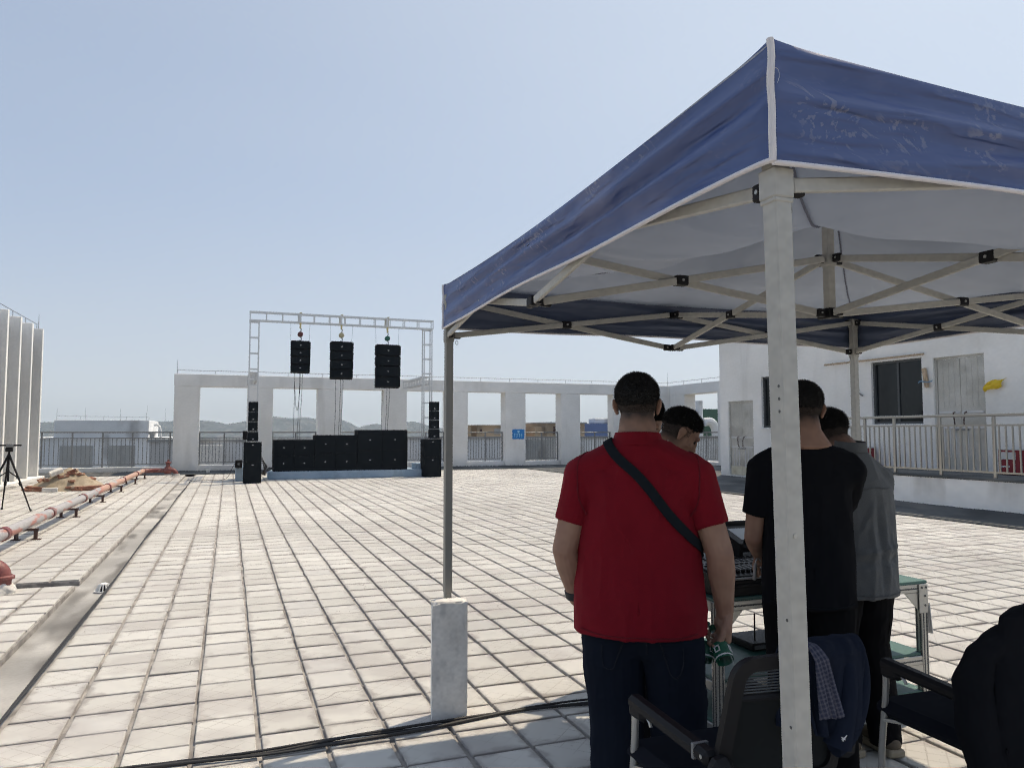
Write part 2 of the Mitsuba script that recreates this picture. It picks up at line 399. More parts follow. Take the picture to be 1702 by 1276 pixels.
def tile_mesh(cx, cy, sx, sy, tilt, z):
    b, h = 0.004, 0.028
    x, y = sx / 2, sy / 2
    o = [(-x, -y), (x, -y), (x, y), (-x, y)]
    v = [(cx + px, cy + py, z - h) for px, py in o] + [(cx + px, cy + py, z - b * 0.8 + tilt[0] * px + tilt[1] * py) for px, py in o] \
        + [(cx + px * (1 - b / x), cy + py * (1 - b / y), z + tilt[0] * px + tilt[1] * py) for px, py in o]
    f = []
    for k in (0, 4):
        for i in range(4):
            j = (i + 1) % 4
            f += [(k + i, k + j, k + 4 + j), (k + i, k + 4 + j, k + 4 + i)]
    f += [(8, 9, 10), (8, 10, 11)]
    return np.array(v), np.array(f)


tiles = []
for ix in range(-24, 38):
    xa = X0 + ix * PX
    if xa + PX > XR + 0.05 or xa < -6.95: continue
    x0, x1 = xa, xa + PX
    if x0 < GX1 < x1 or x0 < GX0 < x1:
        if x1 - GX1 > 0.12 and x1 > GX1 and x0 > GX0: x0 = GX1
        elif GX0 - x0 > 0.12: x1 = GX0
        else: continue
    elif GX0 <= x0 and x1 <= GX1: continue
    slide = nrng.normal(0, 0.006)
    for iy in range(-42, 90):
        ya, yb = Y0 + iy * PY + slide, Y0 + (iy + 1) * PY + slide
        if yb > YF + 0.1: continue
        if x1 <= GX0 + 0.01:
            if -6.95 < x0 and x1 < -5.75 and ya > 22: continue
            if ya < 8.50 < yb: yb = 8.50
            elif ya < 8.735 < yb: ya = 8.735
            elif 8.50 <= ya and yb <= 8.735: continue
            if yb - ya < 0.08: continue
        cj, rj = 0.020 + abs(nrng.normal(0, 0.004)), 0.016 + abs(nrng.normal(0, 0.003))
        cx, cy = (x0 + x1) / 2 + nrng.normal(0, 0.002), (ya + yb) / 2 + nrng.normal(0, 0.002)
        tiles.append((cx, cy, x1 - x0 - cj, yb - ya - rj, nrng.normal(0, 0.004, 2), nrng.normal(0, 0.0013)))


def seen(t):
    a = math.degrees(math.atan2(t[0], t[1])) - 20.6
    r = math.hypot(t[0], t[1])
    return r if abs(a) < 34 and t[1] > 0 and r > 3.1 else 1000 + r


tiles.sort(key=seen)
for t in tiles[:300]:
    add('tile', tile_mesh(*t), 'm_tile', 'floor')
vs, fs, at = [], [], 0
for t in tiles[300:]:
    v, f = tile_mesh(*t)
    vs.append(v); fs.append(f + at); at += len(v)
k = add('tile_field', (np.vstack(vs), np.vstack(fs)), 'm_tile', 'floor')
labels[k] = {'label': 'square concrete tiles farther across the roof', 'kind': 'stuff'}


def cove(p0, p1, out, depth=0.9, rise=0.12, n=60):
    """Dark waterproof strip that curves up from the tiles to a wall's foot; out = direction away from the wall."""
    p0, p1, out = (np.asarray(q, float) for q in (p0, p1, out))
    L = np.linalg.norm(p1 - p0)

    def fn(u, v):
        b = p0 + (p1 - p0) * u[:, None]
        wob = meshkit.fbm(np.stack([u * L * 1.5, v, u * 0], 1), 3) - 0.5
        return b + out * (depth * (1 - v) + 0.05 * wob * (1 - v))[:, None] + np.array([0, 0, 1.0]) * (0.006 + rise * v ** 3.0 + 0.03 * wob * v)[:, None]
    return grid(n, 10, fn)


struct('roof_edge_membrane', join([cove((-6.9, 29.6, 0), (18.8, 29.6, 0), (0, -1, 0), 0.98, 0.09, 120), cove((12.2, 2.0, 0), (12.2, 14.2, 0), (-1, 0, 0), 0.86, 0.15, 60),
                                   cove((13.8, 14.2, 0), (13.8, 18.95, 0), (-1, 0, 0), 2.4, 0.2, 30), cove((18.8, 18.9, 0), (18.8, 29.6, 0), (-1, 0, 0), 7.4, 0.12, 40)]), 'm_membrane', True)

# ---------------------------------------------------------------- far colonnade, railings, lightning rods
YW, WT = 29.6, 0.58


def prism_y(poly, y0, y1):
    """Polygon in x-z (with holes) extruded from y0 to y1."""
    m = trimesh.creation.extrude_polygon(poly, y1 - y0, engine='earcut')
    M = np.array([[1, 0, 0, 0], [0, 0, 1.0, y0], [0, 1, 0, 0], [0, 0, 0, 1.0]])
    m.apply_transform(M); m.invert()
    return m


import shapely.geometry as sg
t = thing('colonnade', 'long white rendered colonnade across the far end of the roof', 'wall')
opens = [(-1.02 + 2.552 * i, -1.02 + 2.552 * i + 1.64) for i in range(7)] + [(16.84, 17.9)]
edges = [-1.87] + [q for o in opens for q in o] + [18.8]
for i in range(0, len(edges), 2):
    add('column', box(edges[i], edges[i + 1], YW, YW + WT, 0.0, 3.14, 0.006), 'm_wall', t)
add('beam', box(-1.885, 18.80, YW - 0.012, YW + WT + 0.01, 3.14, 3.585, 0.012), 'm_wall', t)
for a, b in opens:
    add('kerb_wall', box(a, b, YW + 0.10, YW + WT - 0.08, 0.0, 0.27, 0.01), 'm_wall', t)
# return towards the penthouse
t2 = thing('colonnade_return', 'short white wall with one opening joining the far colonnade to the penthouse', 'wall')
add('column', box(18.81, 19.38, 28.4, 30.17, 0, 3.14, 0.006), 'm_wall', t2)
add('column', box(18.81, 19.38, 18.0, 26.0, 0, 3.14, 0.006), 'm_wall', t2)
add('beam', box(18.805, 19.39, 18.0, 30.18, 3.14, 3.585, 0.012), 'm_wall', t2)
add('kerb_wall', box(18.86, 19.3, 26.0, 28.4, 0, 0.25, 0.01), 'm_wall', t2)
t3 = thing('parapet_kerb', 'low white kerb wall under the leftmost railing', 'wall')
add('kerb', box(-6.9, -1.89, YW + 0.06, YW + 0.5, 0, 0.24, 0.01), 'm_wall', t3)


def railing(label, p0, p1, z0, z1, posts, gap=0.115, group=None, mat='m_steelgrey', r=1.0):
    """Rail from p0 to p1: posts, top rail, two thinner rails, balusters, each a part."""
    t = thing('railing', label, 'railing', group)
    p0, p1 = np.array(p0, float), np.array(p1, float)
    d = p1 - p0; L = np.linalg.norm(d); d /= L
    P = lambda s, z: np.array([p0[0] + d[0] * s, p0[1] + d[1] * s, z])
    add('top_rail', bar(P(0, z1 - 0.025 * r), P(L, z1 - 0.025 * r), 0.055 * r, 0.05 * r, 0.008), mat, t)
    zu, zl = z1 - 0.20 * (z1 - z0) / 1.1, z0 + 0.10
    add('upper_rail', bar(P(0.02, zu), P(L - 0.02, zu), 0.03 * r, 0.03 * r), mat, t)
    add('lower_rail', bar(P(0.02, zl), P(L - 0.02, zl), 0.035 * r, 0.03 * r), mat, t)
    for s in posts:
        s = min(max(s, 0.025), L - 0.025)
        add('post', bar(P(s, z0), P(s, z1 - 0.05 * r), 0.05 * r, 0.05 * r, 0.006), mat, t)
    n = int(L / gap)
    b = None
    for i in range(1, n):
        s = i * L / n
        if min(abs(s - q) for q in posts) < 0.05: continue
        if b is None:
            b = mikit.ply(bar((0, 0, zl + 0.014), (0, 0, zu - 0.014), 0.022 * r, 0.022 * r), mat)
        q = P(s, 0)
        add('baluster', b, None, t, at=T().translate([q[0], q[1], 0]))
    return t


names = ['first', 'second', 'third', 'fourth', 'fifth', 'sixth', 'seventh', 'eighth']
for i, (a, b) in enumerate(opens):
    railing(f'grey metal railing in the {names[i]} opening of the colonnade from the left', (a, YW + 0.34), (b, YW + 0.34), 0.27, 1.5, [0, (b - a) * 0.53, b - a], group='railings of the colonnade')
railing('long grey railing left of the colonnade, behind the sand heap', (-6.6, YW + 0.3), (-1.9, YW + 0.3), 0.24, 1.5, [0.6, 1.52, 2.46, 3.4, 4.62], 0.135)
railing('grey railing with filled panel in the opening beside the penthouse', (19.1, 28.4), (19.1, 26.0), 0.25, 1.5, [0, 1.2, 2.4])


def rod_line(label, pts, z, lift=0.16, step=1.25, spikes=()):
    t = thing('lightning_conductor', label, 'lightning rod')
    pts = [np.array(p, float) for p in pts]
    for a, b in zip(pts[:-1], pts[1:]):
        add('wire', tube([(*a, z + lift), (*b, z + lift)], 0.010, 5), 'm_steelgrey', t)
        L = np.linalg.norm(b - a); n = max(1, int(L / step))
        for i in range(n + 1):
            q = a + (b - a) * i / n
            add('clip', tube([(*q, z - 0.01), (*q, z + lift)], 0.009, 5), 'm_steelgrey', t)
    for q in spikes:
        add('spike', tube([(*q[:2], z), (*q[:2], z + q[2])], [0.012, 0.005], 5), 'm_steelgrey', t)


rod_line('thin lightning wire along the top of the far colonnade', [(-1.8, 29.9), (18.9, 29.9), (18.9, 19.2)], 3.58, spikes=[(-1.8, 29.9, 0.55), (18.9, 29.9, 0.62)])

# ---------------------------------------------------------------- penthouse, podium
t = thing('penthouse', 'white rendered penthouse with metal doors and dark windows at the right', 'building')


def yz_wall(x0, x1, y0, y1, z0, z1, holes):
    """Wall in the y-z plane with rectangular holes (ya, yb, za, zb)."""
    poly = sg.box(y0, z0, y1, z1)
    for h in holes: poly = poly.difference(sg.box(h[0], h[2], h[1], h[3]))
    m = trimesh.creation.extrude_polygon(poly, x1 - x0, engine='earcut')
    m.apply_transform(np.array([[0, 0, 1.0, x0], [1, 0, 0, 0], [0, 1, 0, 0], [0, 0, 0, 1.0]]))
    return m


holes = [(17.43, 18.56, 0.24, 2.38), (15.76, 17.06, 1.60, 3.0), (11.89, 13.24, 1.66, 3.07), (10.47, 11.61, 0.69, 3.03)]
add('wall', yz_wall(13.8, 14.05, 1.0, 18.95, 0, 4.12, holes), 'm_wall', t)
add('end_wall', box(14.05, 19.2, 18.7, 18.95, 0, 4.12), 'm_wall', t)
add('roof', box(13.79, 19.3, 0.98, 18.96, 4.12, 4.2, 0.01), 'm_wall', t)


def double_door(y0, y1, z0, z1, x=13.84, label=None, kick=False):
    d = add('door', join([box(x, x + 0.05, y0, y0 + 0.05, z0, z1), box(x, x + 0.05, y1 - 0.05, y1, z0, z1), box(x, x + 0.05, y0 + 0.05, y1 - 0.05, z1 - 0.05, z1)]), 'm_door', t, label=label)
    m = (y0 + y1) / 2
    for a, b in ((y0 + 0.055, m - 0.006), (m + 0.006, y1 - 0.055)):
        add('leaf', box(x + 0.015, x + 0.045, a, b, z0 + 0.01, z1 - 0.055, 0.004), 'm_door', d)
        add('middle_band', box(x - 0.004, x + 0.015, a + 0.02, b - 0.02, z0 + 0.50 * (z1 - z0), z0 + 0.52 * (z1 - z0)), 'm_label', d)
        add('lower_band', box(x - 0.004, x + 0.015, a + 0.02, b - 0.02, z0 + 0.37 * (z1 - z0), z0 + 0.39 * (z1 - z0)), 'm_label', d)
        for i in range(1, 4):
            yy = a + (b - a) * i / 4
            add('rib', box(x + 0.004, x + 0.016, yy - 0.010, yy + 0.010, z0 + 0.12 * (z1 - z0), z0 + 0.37 * (z1 - z0)), 'm_label', d)
            add('rib', box(x + 0.009, x + 0.016, yy - 0.004, yy + 0.004, z0 + 0.56 * (z1 - z0), z1 - 0.1), 'm_door', d)
        if kick:
            add('kick_plate', box(x + 0.002, x + 0.014, a, b, z0 + 0.02, z0 + 0.26), 'm_cream', d)
    zc = z0 + 0.45 * (z1 - z0)
    for s in (-1, 1):
        yy = m + s * 0.13
        add('handle', tube([(x + 0.02, yy, zc + 0.15), (x - 0.05, yy, zc + 0.13), (x - 0.06, yy - s * 0.02, zc), (x - 0.05, yy - s * 0.03, zc - 0.13), (x + 0.02, yy - s * 0.03, zc - 0.15)], 0.013, 7), 'm_rust', d)
    add('bolt', box(x - 0.02, x + 0.012, m - 0.16, m + 0.16, z0 + 0.352 * (z1 - z0), z0 + 0.366 * (z1 - z0)), 'm_steelgrey', d)


double_door(17.43, 18.56, 0.24, 2.38, kick=True, label='narrow double door at floor level with a peeling cream foot')
double_door(10.47, 11.61, 0.69, 3.03, label='tall double metal door above the railing')
for y0, y1, z0, z1 in holes[1:3]:
    w = add('window', join([box(13.86, 13.95, y0, y0 + 0.05, z0, z1), box(13.86, 13.95, y1 - 0.05, y1, z0, z1), box(13.86, 13.95, y0 + 0.05, y1 - 0.05, z0, z0 + 0.05), box(13.86, 13.95, y0 + 0.05, y1 - 0.05, z1 - 0.05, z1),
                        box(13.87, 13.94, (y0 + y1) / 2 - 0.025, (y0 + y1) / 2 + 0.025, z0 + 0.05, z1 - 0.05)]), 'm_frame', t)
    m = (y0 + y1) / 2
    add('pane', box(13.895, 13.905, y0 + 0.05, m - 0.025, z0 + 0.05, z1 - 0.05), 'm_glassdark', w)
    add('pane', box(13.91, 13.92, m + 0.025, y1 - 0.05, z0 + 0.05, z1 - 0.05), 'm_glassdark', w)
    add('sill', box(13.77, 13.86, y0 - 0.05, y1 + 0.05, z0 - 0.045, z0 - 0.003, 0.006), 'm_wall', t)
for i in range(4):   # coarse trowel joints of the render, as shallow proud bands
    add('render_band', box(13.797, 13.8, 1.0, 18.94, 3.22 + 0.21 * i, 3.226 + 0.21 * i), 'm_wall', t)
rod_line('thin lightning wire along the penthouse parapet', [(13.95, 18.8), (13.95, 2.0)], 4.2, 0.28, 1.0, spikes=[(13.95, 18.8, 0.34)])
single('wall_conduit', tube([(13.72, 14.6, 3.13), (13.72, 11.76, 3.13)], 0.022, 8), 'm_wood', 'thin brown pipe fixed level above the right penthouse window', 'pipe')
single('broken_bracket', bar((13.74, 13.62, 2.42), (13.74, 13.44, 2.32), 0.03, 0.03), 'm_steelgrey', 'short grey stub of bracket on the wall left of the right window', 'bracket')
k = thing('wooden_batten', 'short wooden batten tied with blue cord to the wall beside the tall door', 'stick')
add('batten', bar((13.74, 11.72, 2.42), (13.75, 11.79, 2.83), 0.09, 0.05, 0.006, up=(1, 0, 0)), 'm_wood', k)
add('cord', tube(spline([(13.76, 11.95, 2.52), (13.70, 11.80, 2.55), (13.69, 11.72, 2.53), (13.74, 11.58, 2.56)], 14), [0.012] * 13 + [0.006], 6), 'm_skyblue', k)


def rag(u, v):
    y = 10.43 - 0.36 * u + 0.03 * np.sin(4 * v) - 0.05 * v
    q = np.stack([u * 4, v * 4, u * 0], 1)
    return np.stack([13.74 - 0.05 * np.sin(np.pi * v) * meshkit.noise(q) - 0.02 * np.sin(7 * u + 3 * v), y, 2.25 + 0.11 * u + (0.20 - 0.05 * u) * v + 0.02 * np.sin(6 * u)], 1)


single('yellow_cloth', shell(grid(24, 16, rag), 0.006), 'm_yellow', 'crumpled yellow cloth hanging on the wall right of the tall door', 'cloth', smooth=True)
# podium with steps of rail
t = thing('podium', 'long white raised walkway with water stains under the steel railing', 'platform')
add('walkway', box(12.18, 13.79, 1.2, 14.15, 0.645, 0.69, 0.008), 'm_membrane', t)
add('face_wall', box(12.2, 13.79, 1.25, 14.1, 0, 0.645), 'm_podium', t)
railing('shiny stainless steel railing on the raised walkway before the penthouse', (12.3, 14.05), (12.3, 1.4), 0.69, 1.80, [0, 1.0, 2.05, 2.78, 3.8, 4.85, 6, 7.5, 9, 11, 12.6], 0.12, mat='m_stainless')


def ext_box(y0, y1, z0, z1, lab):
    k = thing('extinguisher_box', lab, 'box', 'red boxes along the penthouse wall')
    add('case', box(13.45, 13.72, y0, y1, z0, z1, 0.008), 'm_extred', k)
    add('lid', box(13.44, 13.73, y0 - 0.006, y1 + 0.006, z1, z1 + 0.03, 0.006), 'm_label', k)
    add('panel', box(13.440, 13.449, y0 + 0.16 * (y1 - y0), y1 - 0.03, z0 + 0.62 * (z1 - z0), z0 + 0.92 * (z1 - z0)), 'm_label', k)
    add('lower_panel', box(13.440, 13.449, y0 + 0.45 * (y1 - y0), y1 - 0.06, z0 + 0.3 * (z1 - z0), z0 + 0.36 * (z1 - z0)), 'm_label', k)


ext_box(9.60, 10.00, 0.70, 1.15, 'red box with grey labels behind the railing, right of the tall door')
ext_box(13.1, 13.35, 0.70, 1.12, 'red box behind the railing below the dark window, nearer the grey shirt')
single('bulging_tile', shell(grid(14, 8, lambda u, v: np.stack([6.35 + 0.62 * u, 6.0 + 0.30 * v, 0.004 + 0.035 * np.sin(np.pi * u) ** 2 * v], 1)), 0.012), 'm_tile', 'lone roof tile bulging up out of the flat floor at the right', 'tile', smooth=True)

# ---------------------------------------------------------------- blue sign on a column
k = thing('wall_sign', 'small blue information sign on a white colonnade column', 'sign')
add('plate', box(11.14, 11.67, 29.575, 29.597, 1.19, 1.60, 0.004), 'm_signblue', k)
add('glyph', join([lathe([(0.001, 0), (0.055, 0), (0.055, 0.004), (0.001, 0.004)], 16)]).apply_transform(trimesh.transformations.rotation_matrix(math.pi / 2, (1, 0, 0))).apply_translation((11.41, 29.573, 1.50)), 'm_signlight', k)
for i in range(4):
    add('glyph', join([box(11.22 + 0.105 * i, 11.245 + 0.105 * i, 29.569, 29.5735, 1.27, 1.43), box(11.20 + 0.105 * i, 11.265 + 0.105 * i, 29.569, 29.5735, 1.385 - 0.02 * (i % 2), 1.41 - 0.02 * (i % 2))]), 'm_signlight', k)

# ---------------------------------------------------------------- fin wall on the left
t = thing('fin_facade', 'row of tall white wall fins over dark recesses at the left edge', 'building')
add('back_wall', box(-7.4, -6.05, 10.0, 27.9, 0, 4.62), 'm_wall', t)
for i in range(12):
    y = 27.55 - 1.345 * i
    add('fin', box(-6.05, -5.6, y - 0.07, y + 0.07, 0.10, 4.76, 0.008), 'm_wall', t)
    if i < 11:
        add('recess_panel', box(-6.05, -6.02, y - 1.27, y - 0.075, 0.14, 4.5), 'm_glassdark', t)
add('kerb', box(-6.05, -5.45, 10.0, 27.75, 0.0, 0.10, 0.012), 'm_wall', t)
add('kerb_channel', box(-5.45, -5.3, 10.0, 27.75, -0.01, 0.03, 0.006), 'm_gutter', t)
rod_line('thin lightning wire along the top of the white fins', [(-5.8, 27.6), (-5.8, 10.5)], 4.75, 0.16, 1.345, spikes=[(-5.75, 27.6, 0.5)])

# ---------------------------------------------------------------- neighbours beyond the parapet
t = thing('white_rooftop_block', 'pale grey rooftop block with one sunlit end beyond the left railing', 'building')
add('upper_block', box(-11.72, -5.57, 62, 70, 1.0, 2.36, 0.03), 'm_farwhite', t)
add('lower_block', join([box(-14, -4.5, 62.02, 74, -30, 0.98), box(-14.1, -4.4, 61.9, 74.1, 0.98, 1.08)]), 'm_farwhite', t)
for x0, x1 in ((-11.3, -9.2), (-8.2, -6.45)):
    add('window', box(x0, x1, 61.96, 62.01, -1.7, 0.5), 'm_fargrey', t)
add('down_pipe', tube(spline([(-5.2, 61.8, 2.0), (-4.95, 61.75, 2.02), (-4.82, 61.75, 1.85), (-4.80, 61.75, -2)], 20), 0.09, 8), 'm_white', t)
add('roof_vent', lathe([(0.001, 0.95), (0.17, 0.95), (0.17, 1.2), (0.25, 1.22), (0.25, 1.32), (0.001, 1.4)], 10, (-5.3, 61.5, 0.1)), 'm_fargrey', t)
rod_line('lightning rods on the pale rooftop block beyond the left railing', [(-11.6, 62.2), (-5.6, 62.2)], 2.36, 0.26, 1.5, spikes=[(-11.6, 62.2, 0.9), (-9.8, 62.2, 0.9), (-7.5, 62.2, 0.9), (-5.75, 62.2, 1.1), (-4.6, 64, 1.0)])
t = thing('tan_building', 'sandy concrete rooftop room seen through the first opening right of the stage', 'building')
add('wall', box(24.29, 29.2, 75, 81, -30, 2.12), 'm_fartan', t)
add('roof_slab', box(24.1, 29.4, 74.8, 81.2, 2.12, 2.24), 'm_fartan', t)
add('window', box(26.2, 27.0, 74.96, 75.0, 1.3, 1.85), 'm_fargrey', t)
add('pier', box(22.6, 23.62, 75, 77, -30, 2.1), 'm_fartan', t)
add('pipe_elbow', box(24.6, 24.8, 74.9, 74.99, 1.4, 1.8), 'm_rust', t)
t = thing('tan_building', 'stepped sandy rooftop room seen through the opening right of the blue sign', 'building')
add('low_wall', box(30.82, 32.0, 75, 81, -30, 2.06), 'm_fartan', t)
add('tall_wall', box(32.0, 36.5, 74.5, 81, -30, 2.4), 'm_fartan', t)
add('roof_slab', box(31.9, 36.7, 74.3, 81.2, 2.4, 2.55), 'm_fargrey', t)
add('window', box(32.75, 33.3, 74.45, 74.5, 1.3, 2.1), 'm_rust', t)
t = thing('blue_building', 'blue plant room with a silver duct seen through the opening left of the red shirt', 'building')
add('wall', box(35.6, 44, 75, 82, -30, 2.42), 'm_farblue', t)
add('duct', join([box(38.2, 40.6, 75.5, 77, 2.42, 3.05, 0.1), box(40.2, 41.0, 74.4, 75.4, 0.6, 2.9, 0.15)]), 'm_farwhite', t)
t = thing('grey_parapet_building', 'low grey rooftop with a concrete parapet behind the right railings', 'building')
add('wall', box(10, 46, 46, 60, -30, 1.05), 'm_farwhite', t)
add('coping', box(9.9, 46.1, 45.9, 46.3, 1.05, 1.2), 'm_fargrey', t)
add('plant_screen', box(18.15, 20.05, 45.2, 45.9, -30, 1.0), 'm_fargrey', t)
t = thing('green_building', 'dark green shed seen through the opening beside the penthouse', 'building')
add('wall', box(51.9, 62, 75, 84, -30, 4.2), 'm_fargreen', t)
add('window_band', box(52.2, 53.6, 74.95, 75.0, 2.6, 3.1), 'm_glassdark', t)
t = thing('white_chimney', 'tall white exhaust pipe standing in front of the green shed', 'chimney')
add('stack', lathe([(0.001, -1), (0.42, -1), (0.42, 5.1), (0.36, 5.1), (0.36, 4.6), (0.001, 4.6)], 18, (51.0, 74, 0)), 'm_farwhite', t)
add('elbow', tube(spline([(51.2, 73.4, 2.6), (52.4, 73.3, 2.4), (52.7, 73.3, 1.7), (52.7, 73.3, 0)], 16), 0.5, 10), 'm_farwhite', t)
t = thing('plant_rooftop', 'low grey roof with small units behind the opening left of the stage', 'building')
add('wall', box(-4.0, 9.5, 45, 58, -30, 0.95), 'm_farwhite', t)
add('coping', box(-4.1, 9.6, 44.9, 45.3, 0.95, 1.1), 'm_fargrey', t)
add('unit', box(-1.5, -0.3, 44.2, 44.85, -0.4, 0.78), 'm_block', t)

# ---------------------------------------------------------------- stage platform, gantry, loudspeakers
t = thing('stage_platform', 'low blue grey platform carrying the black subwoofers', 'platform')
add('deck', box(1.2, 6.1, 24.75, 26.1, 0.0, 0.245, 0.01), 'm_stageblue', t)
add('right_plinth', box(5.95, 6.55, 24.9, 25.7, 0.0, 0.43, 0.01), 'm_stageblue', t)
add('left_plinth', box(0.22, 0.95, 24.2, 25.7, 0.0, 0.41, 0.01), 'm_stageblue', t)

t = thing('truss_gantry', 'white steel truss goalpost over the stage with hanging loudspeakers', 'gantry')


def truss(p0, p1, w, step, name, diag=False):
    """Box truss of four chords and rungs from p0 to p1."""
    p0, p1 = np.array(p0, float), np.array(p1, float)
    d, s, u = frame(p1 - p0, (0, 1, 0) if abs(p1[2] - p0[2]) > 1 else (0, 0, 1))
    L = np.linalg.norm(p1 - p0)
    h = w / 2
    sec = add(name, join([bar(p0 + a * h * s + b * h * u, p1 + a * h * s + b * h * u, 0.035, 0.035) for a in (-1, 1) for b in (-1, 1)]), 'm_truss', t)
    n = max(1, round(L / step))
    for i in range(n + 1):
        q = p0 + d * (0.02 + (L - 0.04) * i / n)
        c = [q + a * h * s + b * h * u for a, b in ((-1, -1), (1, -1), (1, 1), (-1, 1))]
        add('rung', join([bar(c[j], c[(j + 1) % 4], 0.026, 0.026) for j in range(4)]), 'm_truss', sec)
        if diag and i < n:
            c2 = [x + d * (L - 0.04) / n for x in c]
            add('brace', join([bar(c[j], c2[(j + 1) % 4], 0.02, 0.02) for j in (0, 2)]), 'm_truss', sec)


truss((0.70, 25.3, 0.43), (0.70, 25.3, 5.02), 0.27, 0.52, 'leg')
truss((6.37, 25.3, 0.45), (6.37, 25.3, 5.02), 0.27, 0.52, 'leg')
truss((0.54, 25.3, 5.18), (6.56, 25.3, 5.18), 0.27, 0.50, 'top_beam')
truss((6.37, 25.45, 3.27), (6.30, 28.2, 3.27), 0.24, 0.4, 'side_arm', True)
truss((0.70, 25.45, 3.27), (0.70, 28.2, 3.27), 0.24, 0.4, 'side_arm', True)
for x in (0.70, 6.37):
    for y in (25.13, 25.445):
        add('corner_plate', box(x - 0.17, x + 0.17, y, y + 0.025, 5.02, 5.05), 'm_truss', t)
for x in (2.10, 3.41, 4.94):
    for y in (25.13, 25.445):
        add('joint_plate', box(x - 0.03, x + 0.03, y, y + 0.025, 5.03, 5.34), 'm_truss', t)


def cabinet(name, label, cat, group, x0, x1, y0, z0, z1, depth, badge=0.5, lean=0.0, side=0.0):
    """Loudspeaker: case, recessed grille, badge."""
    k = thing(name, label, cat, group)
    c = np.array([(x0 + x1) / 2, y0, (z0 + z1) / 2]); w, h = x1 - x0, z1 - z0
    M = T().translate(c.tolist()).rotate([0, 0, 1], side).rotate([1, 0, 0], lean)
    e = 0.016 if min(w, h) < 0.35 else 0.022
    case = join([box(-w / 2, w / 2, 0.03, depth, -h / 2, h / 2, 0.008), box(-w / 2, -w / 2 + e, 0, 0.035, -h / 2, h / 2, 0.004), box(w / 2 - e, w / 2, 0, 0.035, -h / 2, h / 2, 0.004),
                 box(-w / 2 + e, w / 2 - e, 0.002, 0.035, -h / 2, -h / 2 + e), box(-w / 2 + e, w / 2 - e, 0.002, 0.035, h / 2 - e, h / 2)])
    add('case', case, 'm_speaker', k, at=M)
    add('grille', box(-w / 2 + e, w / 2 - e, 0.012, 0.024, -h / 2 + e, h / 2 - e), 'm_grille', k, at=M)
    add('badge', box(-0.021, 0.021, 0.005, 0.013, -h / 2 + badge * h - 0.012, -h / 2 + badge * h + 0.012), 'm_label', k, at=M)
    return k


